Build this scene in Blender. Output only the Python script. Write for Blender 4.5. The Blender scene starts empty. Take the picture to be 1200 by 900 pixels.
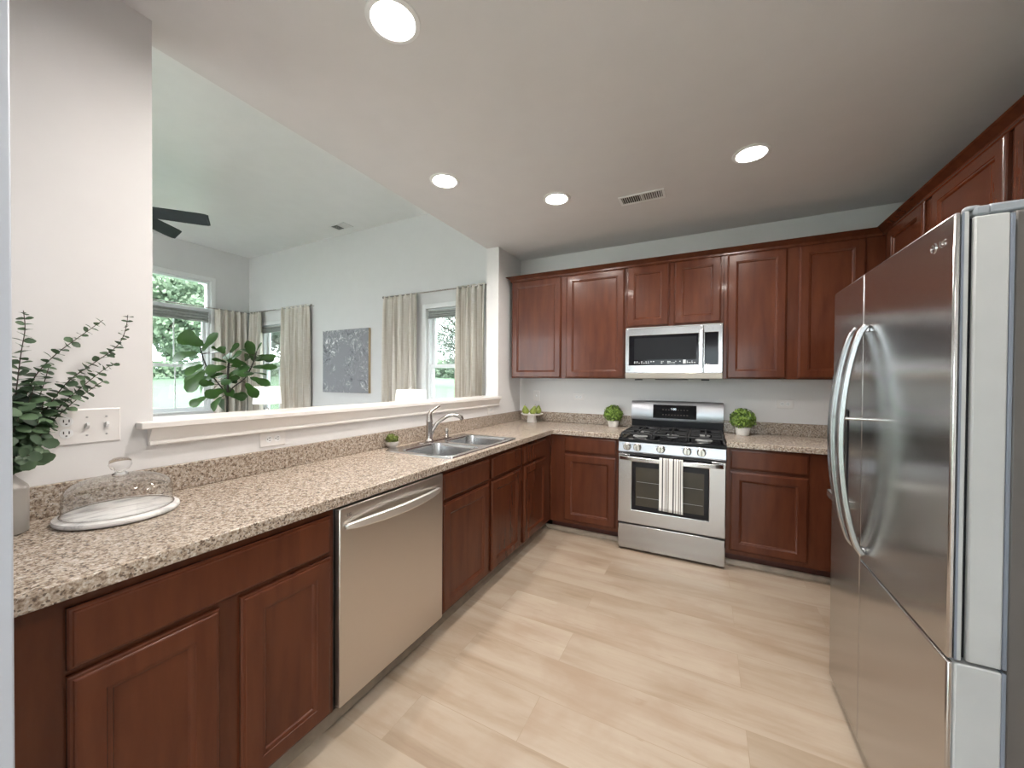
import bpy, bmesh, math, random
from mathutils import Vector, Matrix
from mathutils.geometry import tessellate_polygon
random.seed(11)
PI = math.pi
SC = bpy.context.scene
COL = SC.collection

# ------------------------------------------------------------------ camera
cam_d = bpy.data.cameras.new('camera'); cam = bpy.data.objects.new('camera', cam_d); COL.objects.link(cam)
fw = Vector((-0.4583659, 0.88870299, -0.01037775)); rt = Vector((0.88869912, 0.45844204, 0.00669153)); up = Vector((-0.01070438, 0.00615553, 0.99992376))
m = Matrix((rt, up, -fw)).transposed().to_4x4(); m.translation = Vector((1.8362, -3.7569, 1.3516)); cam.matrix_world = m
cam_d.sensor_width = 36.0; cam_d.lens = 36.0 * 440.9 / 1200.0; cam_d.clip_start = 0.02; cam_d.clip_end = 400
SC.camera = cam
# ------------------------------------------------------------------ world, sun, lights, exposure
SC.view_settings.view_transform = 'Standard'; SC.view_settings.look = 'None'
SC.view_settings.gamma = 1.0; SC.view_settings.use_curve_mapping = False
SC.view_settings.exposure = 0.13
W = bpy.data.worlds.new('sky'); SC.world = W; W.use_nodes = True
wn = W.node_tree.nodes; wl = W.node_tree.links; wn.clear()
wo = wn.new('ShaderNodeOutputWorld'); bg = wn.new('ShaderNodeBackground'); wl.new(bg.outputs[0], wo.inputs[0])
tcw = wn.new('ShaderNodeTexCoord'); nzw = wn.new('ShaderNodeTexNoise'); nzw.inputs['Scale'].default_value = 2.5; nzw.inputs['Detail'].default_value = 6
rpw = wn.new('ShaderNodeValToRGB'); wl.new(tcw.outputs['Generated'], nzw.inputs['Vector']); wl.new(nzw.outputs[0], rpw.inputs[0])
rpw.color_ramp.elements[0].position = .35; rpw.color_ramp.elements[0].color = (.78, .89, 1, 1); rpw.color_ramp.elements[1].position = .62; rpw.color_ramp.elements[1].color = (1, 1, 1, 1)
wl.new(rpw.outputs[0], bg.inputs[0]); bg.inputs[1].default_value = 7.0
def light(name, kind, loc, power, color=(1, 1, 1), size=None, sizey=None, rot=(0, 0, 0), spread=None, parent=None, shape=None):
    ld = bpy.data.lights.new(name, kind); ld.energy = power; ld.color = color
    if kind == 'AREA':
        ld.shape = shape or ('RECTANGLE' if sizey else 'SQUARE'); ld.size = size
        if sizey: ld.size_y = sizey
        if spread: ld.spread = spread
    o = bpy.data.objects.new(name, ld); COL.objects.link(o); o.location = loc; o.rotation_euler = rot
    if parent: o.parent = parent
    return o
sun = light('sun', 'SUN', (20, -5, 30), 10.0, (1, .96, .9), rot=(math.radians(14), math.radians(48), 0)); sun.data.angle = .03
# fill lights added inside the unseen rear door and window openings
light('rear_fill_light', 'AREA', (1.6, -6.15, 1.15), 105, (.93, .96, 1), 2.1, 1.9, rot=(math.radians(90), 0, PI))
light('great_room_fill_light', 'AREA', (-2.7, -6.15, 1.5), 420, (.985, .985, 1), 3.4, 1.9, rot=(math.radians(90), 0, PI))
CAN_POWER = 15.5
CAN_COL = (1, .94, .87)

# ------------------------------------------------------------------ materials
def newmat(name):
    m = bpy.data.materials.new(name); m.use_nodes = True
    nt = m.node_tree; b = nt.nodes['Principled BSDF']; return m, nt, b
def N(nt, t, **k):
    n = nt.nodes.new('ShaderNode' + t)
    for a, v in k.items():
        if a in n.inputs.keys() if isinstance(a, str) else False: n.inputs[a].default_value = v
        else: setattr(n, a, v)
    return n
def setp(b, **k):
    names = dict(col='Base Color', rough='Roughness', metal='Metallic', coat='Coat Weight', coatr='Coat Roughness', aniso='Anisotropic', trans='Transmission Weight', ior='IOR', spec='Specular IOR Level', emc='Emission Color', ems='Emission Strength', sss='Subsurface Weight', sheen='Sheen Weight', arot='Anisotropic Rotation')
    for a, v in k.items():
        if a in ('col', 'emc') and len(v) == 3: v = (*v, 1)
        b.inputs[names[a]].default_value = v
def coords(nt, scale=(1, 1, 1), which='Object'):
    tc = nt.nodes.new('ShaderNodeTexCoord'); mp = nt.nodes.new('ShaderNodeMapping'); mp.inputs['Scale'].default_value = scale
    nt.links.new(tc.outputs[which], mp.inputs['Vector']); return mp.outputs[0]
def noise(nt, vec, scale, detail=4, rough=.55, dist=0):
    n = nt.nodes.new('ShaderNodeTexNoise'); n.inputs['Scale'].default_value = scale; n.inputs['Detail'].default_value = detail; n.inputs['Roughness'].default_value = rough; n.inputs['Distortion'].default_value = dist
    if vec: nt.links.new(vec, n.inputs['Vector'])
    return n.outputs['Fac']
def ramp(nt, fac, stops, interp='LINEAR'):
    r = nt.nodes.new('ShaderNodeValToRGB'); nt.links.new(fac, r.inputs[0]); cr = r.color_ramp; cr.interpolation = interp
    while len(cr.elements) < len(stops): cr.elements.new(.5)
    for e, (p, c) in zip(cr.elements, stops): e.position = p; e.color = (*c, 1) if len(c) == 3 else c
    return r.outputs[0]
def mixc(nt, fac, a, b, mode='MIX'):
    n = nt.nodes.new('ShaderNodeMix'); n.data_type = 'RGBA'; n.blend_type = mode
    for s, v in ((0, fac), (6, a), (7, b)):
        if isinstance(v, (int, float)): n.inputs[s].default_value = v
        elif isinstance(v, tuple): n.inputs[s].default_value = (*v, 1) if len(v) == 3 else v
        else: nt.links.new(v, n.inputs[s])
    return n.outputs[2]
def mathn(nt, op, a, b=0.0):
    n = nt.nodes.new('ShaderNodeMath'); n.operation = op
    for i, v in enumerate((a, b)):
        if isinstance(v, (int, float)): n.inputs[i].default_value = v
        else: nt.links.new(v, n.inputs[i])
    return n.outputs[0]
def bump(nt, b, h, strength=.2, dist=.01):
    n = nt.nodes.new('ShaderNodeBump'); n.inputs['Strength'].default_value = strength; n.inputs['Distance'].default_value = dist
    nt.links.new(h, n.inputs['Height']); nt.links.new(n.outputs[0], b.inputs['Normal'])
def simple(name, col, rough=.5, metal=0, var=.04, vs=6, **k):
    m, nt, b = newmat(name); setp(b, rough=rough, metal=metal, **k)
    f = noise(nt, coords(nt), vs, 3)
    c2 = tuple(max(0, c * (1 - var * 2)) for c in col); c1 = tuple(min(1, c * (1 + var)) for c in col)
    nt.links.new(ramp(nt, f, [(.3, c2), (.7, c1)]), b.inputs['Base Color']); return m
M = {}
M['paint'] = simple('wall_paint', (.71, .70, .70), .75, var=.008)
M['paint_great'] = simple('great_room_paint', (.70, .70, .705), .75, var=.008)
M['ceiling'] = simple('ceiling_paint', (.69, .68, .69), .85, var=.01)
M['trim'] = simple('trim_paint', (.77, .74, .715), .35, var=.01)
M['white'] = simple('white_paint', (.80, .81, .82), .35, var=.01)
M['casing'] = simple('daylight_tinted_casing', (.44, .48, .55), .4, var=.01)  # bluish daylight put into the colour of the white casing
M['vinyl'] = simple('white_vinyl', (.82, .84, .86), .3, var=.01)
M['plate'] = simple('plate_plastic', (.74, .72, .71), .3, var=.01)
M['slot'] = simple('dark_slot', (.03, .03, .03), .5)
M['black'] = simple('black_plastic', (.010, .010, .012), .32, spec=.15)
M['black_gloss'] = simple('black_glass', (.006, .006, .008), .07, spec=.22)
M['iron'] = simple('cast_iron', (.018, .018, .02), .55, vs=60)
M['grey_plastic'] = simple('grey_plastic', (.22, .24, .265), .35)
M['light_grey'] = simple('light_grey_panel', (.37, .375, .375), .4)
M['dark_grey'] = simple('dark_grey_panel', (.085, .075, .07), .45)
M['gasket'] = simple('blue_grey_gasket', (.15, .17, .21), .3)
M['vase'] = simple('grey_stoneware', (.24, .222, .205), .35, var=.05, coat=.4)
M['ceramic'] = simple('white_ceramic', (.80, .79, .77), .3, var=.02)
M['pot'] = simple('white_cement', (.70, .68, .65), .7, var=.05, vs=50)
M['greypot'] = simple('grey_cement', (.40, .37, .34), .7, var=.08, vs=50)
M['soil'] = simple('soil', (.05, .035, .02), .95, var=.4, vs=80)
M['stem'] = simple('brown_stem', (.07, .05, .04), .7)
M['bark'] = simple('bark', (.05, .042, .035), .9, var=.3, vs=12)
M['shade_fabric'] = simple('roman_shade_fabric', (.36, .38, .37), .9, var=.06, vs=30)
M['chrome'] = simple('chrome', (.8, .8, .8), .08, metal=1)
M['fan'] = simple('fan_blade', (.028, .042, .05), .5)
M['tan'] = simple('canvas_edge', (.55, .43, .28), .8)
M['taupe'] = simple('taupe_shoe', (.27, .21, .155), .5, var=.12, vs=15)
M['red_light'] = simple('clock_digits', (.8, .85, .9), .4, emc=(.8, .9, 1), ems=1.2)
M['marks'] = simple('white_print', (.62, .64, .66), .5)
M['dark_print'] = simple('dark_print', (.06, .06, .07), .4)
M['dim_print'] = simple('dim_print', (.16, .13, .11), .5)
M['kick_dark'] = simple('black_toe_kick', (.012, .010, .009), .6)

def wood(name, base, dark, light_, rough=.27):
    m, nt, b = newmat(name)
    v = coords(nt, (6, 6, .9)); f = noise(nt, v, 3.0, 5, .55, .2)
    v2 = coords(nt, (1, 1, 1)); g = noise(nt, v2, 2.2, 2)
    c = ramp(nt, f, [(.25, dark), (.55, base), (.8, light_)])
    c = mixc(nt, mathn(nt, 'MULTIPLY', g, .5), c, dark, 'MIX')
    nt.links.new(c, b.inputs['Base Color']); setp(b, rough=rough, coat=.10, coatr=.08, spec=.25); return m
M['cherry'] = wood('cherry_wood', (.092, .026, .0112), (.060, .0155, .0068), (.116, .034, .0145))
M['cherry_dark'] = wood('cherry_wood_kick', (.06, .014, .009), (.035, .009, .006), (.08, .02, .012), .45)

def granite(name, tint=1.0):
    m, nt, b = newmat(name)
    v = coords(nt)
    a = noise(nt, v, 85, 5, .72, .3)
    base = ramp(nt, a, [(.30, (.09, .062, .045)), (.42, (.27, .205, .155)), (.5, (.45, .375, .305)), (.62, (.61, .55, .485)), (.75, (.74, .71, .66))])
    vo = nt.nodes.new('ShaderNodeTexVoronoi'); vo.inputs['Scale'].default_value = 230; nt.links.new(v, vo.inputs['Vector'])
    sp = nt.nodes.new('ShaderNodeSeparateColor'); nt.links.new(vo.outputs['Color'], sp.inputs[0])
    k = ramp(nt, sp.outputs[0], [(.0, (1, 1, 1)), (.10, (1, 1, 1)), (.16, (0, 0, 0))])
    base = mixc(nt, mathn(nt, 'MULTIPLY', k, .75), base, (.07, .05, .04))
    k2 = ramp(nt, sp.outputs[1], [(.84, (0, 0, 0)), (.9, (1, 1, 1))])
    base = mixc(nt, mathn(nt, 'MULTIPLY', k2, .55), base, (.78, .74, .68))
    if tint != 1: base = mixc(nt, 1.0, base, (tint, tint * .97, tint * .95), 'MULTIPLY')
    nt.links.new(base, b.inputs['Base Color']); setp(b, rough=.24, spec=.5); return m
M['granite'] = granite('speckled_laminate', .80)

def floor_mat():
    m, nt, b = newmat('light_oak_vinyl_plank')
    v = coords(nt)
    br = nt.nodes.new('ShaderNodeTexBrick'); nt.links.new(v, br.inputs['Vector'])
    br.offset = .37; br.offset_frequency = 2; br.squash = 1
    br.inputs['Scale'].default_value = 1; br.inputs['Brick Width'].default_value = 1.22; br.inputs['Row Height'].default_value = .228
    br.inputs['Mortar Size'].default_value = .0014; br.inputs['Mortar Smooth'].default_value = .3; br.inputs['Bias'].default_value = 0
    br.inputs['Color1'].default_value = (0, 0, 0, 1); br.inputs['Color2'].default_value = (1, 1, 1, 1); br.inputs['Mortar'].default_value = (.5, .5, .5, 1)
    sep = nt.nodes.new('ShaderNodeSeparateColor'); nt.links.new(br.outputs['Color'], sep.inputs[0])
    # grain offset differs per plank
    comb = nt.nodes.new('ShaderNodeCombineXYZ'); nt.links.new(mathn(nt, 'MULTIPLY', sep.outputs[0], 31.0), comb.inputs[1]); nt.links.new(mathn(nt, 'MULTIPLY', sep.outputs[0], 17.0), comb.inputs[0])
    add = nt.nodes.new('ShaderNodeVectorMath'); add.operation = 'ADD'; nt.links.new(v, add.inputs[0]); nt.links.new(comb.outputs[0], add.inputs[1])
    mp = nt.nodes.new('ShaderNodeMapping'); mp.inputs['Scale'].default_value = (.7, 4.5, 1); nt.links.new(add.outputs[0], mp.inputs['Vector'])
    g = noise(nt, mp.outputs[0], 1.7, 6, .6, .35)
    mp2 = nt.nodes.new('ShaderNodeMapping'); mp2.inputs['Scale'].default_value = (1.2, 22, 1); nt.links.new(add.outputs[0], mp2.inputs['Vector'])
    g2 = noise(nt, mp2.outputs[0], 3, 5, .6)
    c = ramp(nt, g, [(.30, (.31, .225, .16)), (.41, (.41, .32, .245)), (.52, (.49, .405, .33)), (.72, (.55, .475, .40))])
    c = mixc(nt, mathn(nt, 'MULTIPLY', g2, .55), c, (.38, .31, .24), 'MIX')
    bl = noise(nt, add.outputs[0], 2.6, 4, .6, .2); c = mixc(nt, ramp(nt, bl, [(.50, (0, 0, 0)), (.68, (.55, .55, .55))]), c, (.37, .27, .20))
    tone = ramp(nt, sep.outputs[0], [(0, (.73, .71, .67)), (1, (.84, .825, .80))])
    c = mixc(nt, 1.0, c, tone, 'MULTIPLY')
    mp3 = nt.nodes.new('ShaderNodeMapping'); mp3.inputs['Scale'].default_value = (2.2, 14, 1); nt.links.new(add.outputs[0], mp3.inputs['Vector'])
    kn = noise(nt, mp3.outputs[0], 1.6, 3, .5, 1.5)
    c = mixc(nt, ramp(nt, kn, [(.68, (0, 0, 0)), (.78, (.65, .65, .65))]), c, (.30, .22, .16))
    c = mixc(nt, mathn(nt, 'MULTIPLY', br.outputs['Fac'], .45), c, (.25, .18, .12))
    nt.links.new(c, b.inputs['Base Color']); setp(b, rough=.38, spec=.4); bump(nt, b, g2, .05, .003); return m
M['floor'] = floor_mat()

def steel(name, col=(.46, .455, .45), rough=.2, stretch=(2, 2, 120), aniso=.5):
    m, nt, b = newmat(name)
    f = noise(nt, coords(nt, stretch), 6, 3)
    nt.links.new(ramp(nt, f, [(.3, tuple(c * .97 for c in col)), (.7, col)]), b.inputs['Base Color'])
    r = nt.nodes.new('ShaderNodeMapRange'); r.inputs[3].default_value = rough * .9; r.inputs[4].default_value = rough * 1.15
    nt.links.new(f, r.inputs[0]); nt.links.new(r.outputs[0], b.inputs['Roughness'])
    setp(b, metal=1.0, aniso=aniso); return m
M['steel'] = steel('brushed_steel')
M['steel_fridge'] = steel('brushed_steel_door', (.54, .52, .505), .19)
M['steel_dw'] = steel('brushed_steel_warm_reflection', (.60, .56, .52), .33)  # warm reflection of the room put into the steel colour
M['steel_bright'] = steel('bright_steel', (.66, .66, .67), .2, aniso=0)
M['handle_grey'] = simple('handle_grey_steel', (.42, .425, .43), .26, metal=1, var=.01)
M['panel_steel'] = steel('panel_steel', (.40, .41, .435), .36, aniso=0)
M['satin'] = steel('satin_bar_steel', (.80, .79, .77), .42, aniso=0)
M['sink_steel'] = steel('sink_steel', (.60, .61, .62), .24, aniso=0)
M['nickel'] = steel('brushed_nickel', (.52, .49, .47), .22, (40, 40, 3), 0)

def glass_thin(name, tint=(1, 1, 1), gl=.9, base=.0):
    m, nt, b = newmat(name); nt.nodes.remove(b); out = nt.nodes['Material Output']
    t = nt.nodes.new('ShaderNodeBsdfTransparent'); t.inputs[0].default_value = (*tint, 1)
    g = nt.nodes.new('ShaderNodeBsdfGlossy'); g.inputs['Roughness'].default_value = .02
    fr = nt.nodes.new('ShaderNodeFresnel'); fr.inputs[0].default_value = 1.45
    mx = nt.nodes.new('ShaderNodeMixShader'); nt.links.new(mathn(nt, 'ADD', mathn(nt, 'MULTIPLY', fr.outputs[0], gl), base), mx.inputs[0])
    nt.links.new(t.outputs[0], mx.inputs[1]); nt.links.new(g.outputs[0], mx.inputs[2]); nt.links.new(mx.outputs[0], out.inputs[0]); return m
M['pane'] = glass_thin('window_glass', (.97, 1, .99), .6)
def dome_mat():
    m, nt, b = newmat('dome_glass'); nt.nodes.remove(b); out = nt.nodes['Material Output']
    t = nt.nodes.new('ShaderNodeBsdfTransparent'); t.inputs[0].default_value = (.985, .99, .99, 1); g = nt.nodes.new('ShaderNodeBsdfGlossy'); g.inputs['Roughness'].default_value = .02
    lw = nt.nodes.new('ShaderNodeLayerWeight'); lw.inputs[0].default_value = .5; f = mathn(nt, 'POWER', lw.outputs['Facing'], 2.6)
    mx = nt.nodes.new('ShaderNodeMixShader'); nt.links.new(mathn(nt, 'ADD', mathn(nt, 'MULTIPLY', f, .75), .06), mx.inputs[0]); nt.links.new(t.outputs[0], mx.inputs[1]); nt.links.new(g.outputs[0], mx.inputs[2]); nt.links.new(mx.outputs[0], out.inputs[0]); return m
M['dome_glass'] = dome_mat()
M['oven_glass'] = simple('oven_glass', (.045, .038, .026), .1, spec=.3, var=.1)
m, nt, b = newmat('solid_glass'); setp(b, col=(1, 1, 1), rough=.02, trans=1.0, ior=1.45); M['glass'] = m

def leafmat(name, c1, c2, rough=.45, sc=8, trans=.15):
    m, nt, b = newmat(name); f = noise(nt, coords(nt), sc, 2)
    gi = nt.nodes.new('ShaderNodeNewGeometry')
    f2 = mathn(nt, 'ADD', mathn(nt, 'MULTIPLY', f, .55), mathn(nt, 'MULTIPLY', gi.outputs['Random Per Island'], .45))
    c = ramp(nt, f2, [(.2, c1), (.8, c2)])
    nt.links.new(c, b.inputs['Base Color']); setp(b, rough=rough)
    out = nt.nodes['Material Output']; tr = nt.nodes.new('ShaderNodeBsdfTranslucent'); nt.links.new(c, tr.inputs[0])
    mx = nt.nodes.new('ShaderNodeMixShader'); mx.inputs[0].default_value = trans; nt.links.new(b.outputs[0], mx.inputs[1]); nt.links.new(tr.outputs[0], mx.inputs[2]); nt.links.new(mx.outputs[0], out.inputs[0]); return m
M['euca'] = leafmat('eucalyptus_leaf', (.020, .042, .026), (.13, .215, .11), .5, 9)
M['fig'] = leafmat('fig_leaf', (.005, .028, .010), (.075, .18, .03), .3, 4, .1)
M['topiary'] = leafmat('boxwood_leaf', (.010, .045, .003), (.32, .48, .09), .5, 30)
M['succ'] = leafmat('succulent_leaf', (.10, .13, .02), (.20, .25, .06), .5, 30)
M['pear'] = simple('pear_skin', (.21, .26, .045), .35, var=.2, vs=25)
M['tree_leaf'] = leafmat('tree_leaf', (.10, .155, .10), (.21, .28, .19), .6, .3, .3)
M['tree_leaf2'] = leafmat('tree_leaf_grey', (.07, .09, .075), (.22, .26, .215), .6, .3, .3)
def grass():
    m, nt, b = newmat('lawn_grass'); f = noise(nt, coords(nt), .5, 6, .7)
    nt.links.new(ramp(nt, f, [(.3, (.050, .105, .050)), (.7, (.075, .135, .070))]), b.inputs['Base Color']); setp(b, rough=.9); return m
M['grass'] = grass()
def marble():
    m, nt, b = newmat('white_marble'); f = noise(nt, coords(nt, (4, 1.5, 3)), 4, 6, .6, 1.5)
    nt.links.new(ramp(nt, f, [(.35, (.42, .42, .43)), (.5, (.72, .71, .70)), (.8, (.82, .81, .79))]), b.inputs['Base Color']); setp(b, rough=.25); return m
M['marble'] = marble()
def linen():
    m, nt, b = newmat('fold_shaded_linen'); f = noise(nt, coords(nt, (60, 60, 3)), 3, 3); g = noise(nt, coords(nt, (3, 3, 90)), 3, 3)
    c = ramp(nt, mathn(nt, 'MULTIPLY', mathn(nt, 'ADD', f, g), .5), [(.3, (.70, .64, .56)), (.7, (.90, .87, .83))]); st = noise(nt, coords(nt, (11, 11, .25)), 2.2, 3); c = mixc(nt, ramp(nt, st, [(.50, (0, 0, 0)), (.64, (.6, .6, .6))]), c, (.42, .335, .25))  # brown streaks put the shading of the folds into the linen colour
    nt.links.new(c, b.inputs['Base Color']); setp(b, rough=.95)
    out = nt.nodes['Material Output']; tr = nt.nodes.new('ShaderNodeBsdfTranslucent'); nt.links.new(c, tr.inputs[0])
    mx = nt.nodes.new('ShaderNodeMixShader'); mx.inputs[0].default_value = .18; nt.links.new(b.outputs[0], mx.inputs[1]); nt.links.new(tr.outputs[0], mx.inputs[2]); nt.links.new(mx.outputs[0], out.inputs[0]); return m
M['linen'] = linen()
def towelmat():
    m, nt, b = newmat('striped_towel'); tc = nt.nodes.new('ShaderNodeTexCoord'); sx = nt.nodes.new('ShaderNodeSeparateXYZ'); nt.links.new(tc.outputs['Object'], sx.inputs[0])
    u = mathn(nt, 'DIVIDE', mathn(nt, 'ADD', sx.outputs[0], .08), .16)
    d, w, l = (.05, .045, .05), (.76, .75, .73), (.20, .17, .15)
    st = [(0, w), (.12, d), (.17, w), (.25, l), (.28, w), (.32, d), (.35, w), (.38, l), (.42, w), (.58, d), (.64, w), (.70, l), (.73, w), (.82, l), (.86, w), (.90, d), (.93, w)]
    nt.links.new(ramp(nt, u, st, 'CONSTANT'), b.inputs['Base Color']); setp(b, rough=.95); f = noise(nt, coords(nt, (1, 1, 1)), 300, 2); bump(nt, b, f, .3, .002); return m
M['towel'] = towelmat()
def artmat():
    m, nt, b = newmat('abstract_painting'); v = coords(nt, (1, 1, 1)); f = noise(nt, v, 8, 8, .78, 1.8); g = noise(nt, coords(nt, (1, 1, 1)), 2.3, 3, .5, .5)
    a = ramp(nt, f, [(.36, (.05, .05, .065)), (.45, (.22, .225, .25)), (.55, (.30, .305, .33)), (.60, (.80, .80, .81))])
    k = ramp(nt, g, [(.42, (0, 0, 0)), (.56, (1, 1, 1))])
    nt.links.new(mixc(nt, k, (.255, .26, .285), a), b.inputs['Base Color']); setp(b, rough=.7); bump(nt, b, f, .4, .01); return m
M['art'] = artmat()
def emit(name, col, s):
    m, nt, b = newmat(name); setp(b, col=(.9, .9, .9), emc=col, ems=s); return m
M['lamp_disc'] = emit('lamp_lens', (1, .96, .9), 14)
M['lampshade'] = emit('lit_lampshade', (1, .97, .90), .75)

# ------------------------------------------------------------------ mesh builder
class MB:
    def __init__(s): s.v = []; s.f = []
    def add(s, vs, fs):
        o = len(s.v); s.v += [tuple(v) for v in vs]; s.f += [[i + o for i in f] for f in fs]; return s
    def box(s, x0, x1, y0, y1, z0, z1):
        x0, x1 = sorted((x0, x1)); y0, y1 = sorted((y0, y1)); z0, z1 = sorted((z0, z1))
        return s.add([(x0, y0, z0), (x1, y0, z0), (x1, y1, z0), (x0, y1, z0), (x0, y0, z1), (x1, y0, z1), (x1, y1, z1), (x0, y1, z1)],
                     [(0, 3, 2, 1), (4, 5, 6, 7), (0, 1, 5, 4), (1, 2, 6, 5), (2, 3, 7, 6), (3, 0, 4, 7)])
    def loops(s, L, cap0=True, cap1=True, closed=True):
        n = len(L[0]); o = len(s.v)
        for l in L: s.v += [tuple(p) for p in l]
        for i in range(len(L) - 1):
            for j in range(n if closed else n - 1):
                k = (j + 1) % n; s.f.append([o + i * n + j, o + i * n + k, o + (i + 1) * n + k, o + (i + 1) * n + j])
        if cap0: s.f.append([o + j for j in range(n)][::-1])
        if cap1: s.f.append([o + (len(L) - 1) * n + j for j in range(n)])
        return s
    def lathe(s, prof, c=(0, 0, 0), n=32, ax='z', cap=True):
        L = []
        for r, h in prof:
            l = []
            for i in range(n):
                a = 2 * PI * i / n; u, w = r * math.cos(a), r * math.sin(a)
                p = {'z': (u, w, h), 'x': (h, u, w), 'y': (w, h, u)}[ax]; l.append((p[0] + c[0], p[1] + c[1], p[2] + c[2]))
            L.append(l)
        return s.loops(L, cap, cap)
    def tube(s, pts, r, n=10, cap=True):
        pts = [Vector(p) for p in pts]; rs = r if isinstance(r, (list, tuple)) else [r] * len(pts)
        L = []; prev = None
        for i, p in enumerate(pts):
            t = ((pts[min(i + 1, len(pts) - 1)] - p).normalized() + (p - pts[max(i - 1, 0)]).normalized()).normalized()
            if prev is None:
                a = Vector((0, 0, 1)) if abs(t.z) < .9 else Vector((1, 0, 0)); u = t.cross(a).normalized()
            else: u = (prev - t * prev.dot(t)).normalized()
            prev = u; w = t.cross(u)
            L.append([p + (u * math.cos(2 * PI * k / n) + w * math.sin(2 * PI * k / n)) * rs[i] for k in range(n)])
        return s.loops(L, cap, cap)
    def ribbon(s, pts, side, w, th):     # rectangular bar swept along pts; side = fixed width direction; th in the normal direction
        pts = [Vector(p) for p in pts]; side = Vector(side).normalized(); L = []
        for i, p in enumerate(pts):
            t = (pts[min(i + 1, len(pts) - 1)] - pts[max(i - 1, 0)]).normalized(); nn = t.cross(side).normalized()
            ww = w[i] if isinstance(w, list) else w; tt = th[i] if isinstance(th, list) else th
            L.append([p + side * ww / 2 + nn * tt / 2, p - side * ww / 2 + nn * tt / 2, p - side * ww / 2 - nn * tt / 2, p + side * ww / 2 - nn * tt / 2])
        return s.loops(L)
    def grid(s, us, ws, mask, d0, d1, mp):   # watertight extruded plate with holes; mp(u,w,d)->xyz
        nu, nw = len(us) - 1, len(ws) - 1; idx = {}; o = len(s.v)
        def vid(i, j, k):
            if (i, j, k) not in idx: idx[(i, j, k)] = len(s.v); s.v.append(tuple(mp(us[i], ws[j], (d0, d1)[k])))
            return idx[(i, j, k)]
        on = lambda i, j: 0 <= i < nu and 0 <= j < nw and mask((us[i] + us[i + 1]) / 2, (ws[j] + ws[j + 1]) / 2)
        for i in range(nu):
            for j in range(nw):
                if not on(i, j): continue
                s.f.append([vid(i, j, 0), vid(i, j + 1, 0), vid(i + 1, j + 1, 0), vid(i + 1, j, 0)]); s.f.append([vid(i, j, 1), vid(i + 1, j, 1), vid(i + 1, j + 1, 1), vid(i, j + 1, 1)])
                for (a, b, c, d, e, f) in ((i - 1, j, i, j, i, j + 1), (i + 1, j, i + 1, j + 1, i + 1, j), (i, j - 1, i + 1, j, i, j), (i, j + 1, i, j + 1, i + 1, j + 1)):
                    if not on(a, b): s.f.append([vid(c, d, 0), vid(e, f, 0), vid(e, f, 1), vid(c, d, 1)])
        return s
    def sweep(s, path, prof, side=1):    # path of (x,y); prof of (out,z); mitred
        P = [Vector(p) for p in path]; L = []
        for i, p in enumerate(P):
            d0 = (p - P[i - 1]).normalized() if i else None; d1 = (P[i + 1] - p).normalized() if i < len(P) - 1 else None
            n0 = Vector((d0.y, -d0.x)) * side if d0 else None; n1 = Vector((d1.y, -d1.x)) * side if d1 else None
            if n0 and n1: b = (n0 + n1); b = b / b.dot(n0)
            else: b = n0 or n1
            L.append([(p.x + b.x * o, p.y + b.y * o, z) for o, z in prof])
        return s.loops(L)
    def ball(s, c, r, n=12, sx=1, sy=1, sz=1):
        L = []
        for i in range(1, n):
            a = PI * i / n; L.append([(c[0] + r * sx * math.sin(a) * math.cos(2 * PI * k / (n * 2)), c[1] + r * sy * math.sin(a) * math.sin(2 * PI * k / (n * 2)), c[2] - r * sz * math.cos(a)) for k in range(n * 2)])
        return s.loops(L)
    def leaf(s, p, d, nrm, ln, w, cup=.15, prof=((0, .12), (.25, .75), (.55, 1), (.8, .8), (1, .12))):
        d = Vector(d).normalized(); sd = d.cross(Vector(nrm))
        sd = sd.normalized() if sd.length > 1e-4 else d.orthogonal().normalized(); nn = sd.cross(d); p = Vector(p); vs = []; fs = []
        for i, (t, k) in enumerate(prof):
            c = p + d * ln * t - nn * ln * .18 * t * t
            vs += [c + sd * w / 2 * k + nn * w * cup * k, c, c - sd * w / 2 * k + nn * w * cup * k]
            if i: a = 3 * i; fs += [(a - 3, a - 2, a + 1, a), (a - 2, a - 1, a + 2, a + 1)]
        return s.add(vs, fs)

def wloc(o):
    v = Vector((0, 0, 0))
    while o: v += o.location; o = o.parent
    return v
def build(name, mb, mat, parent=None, bevel=0, smooth=None, origin=None, solid=0, label=None, kind=None, seg=2, recalc=True):
    me = bpy.data.meshes.new(name); off = wloc(parent) if parent else (Vector(origin) if origin else Vector((0, 0, 0)))
    me.from_pydata([(v[0] - off.x, v[1] - off.y, v[2] - off.z) for v in mb.v], [], mb.f); me.validate()
    if recalc:
        bm = bmesh.new(); bm.from_mesh(me); bmesh.ops.recalc_face_normals(bm, faces=bm.faces); bm.to_mesh(me); bm.free()
    me.materials.append(mat); o = bpy.data.objects.new(name, me); COL.objects.link(o)
    if parent: o.parent = parent
    elif origin: o.location = origin
    if solid:
        md = o.modifiers.new('solid', 'SOLIDIFY'); md.thickness = solid; md.offset = 0
    if bevel:
        md = o.modifiers.new('bevel', 'BEVEL'); md.width = bevel; md.segments = seg; md.limit_method = 'ANGLE'; md.angle_limit = math.radians(40); md.harden_normals = False
    if smooth is not None or bevel:
        for p in me.polygons: p.use_smooth = True
        me.set_sharp_from_angle(angle=math.radians(smooth if smooth else 35))
    if label: o['label'] = label
    if kind: o['kind'] = kind
    return o
def thing(name, label, cat, loc=(0, 0, 0), group=None, kind=None):
    o = bpy.data.objects.new(name, None); COL.objects.link(o); o.location = loc; o.empty_display_size = .1
    if kind: o['kind'] = kind
    else: o['label'] = label; o['category'] = cat
    if group: o['group'] = group
    return o
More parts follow.
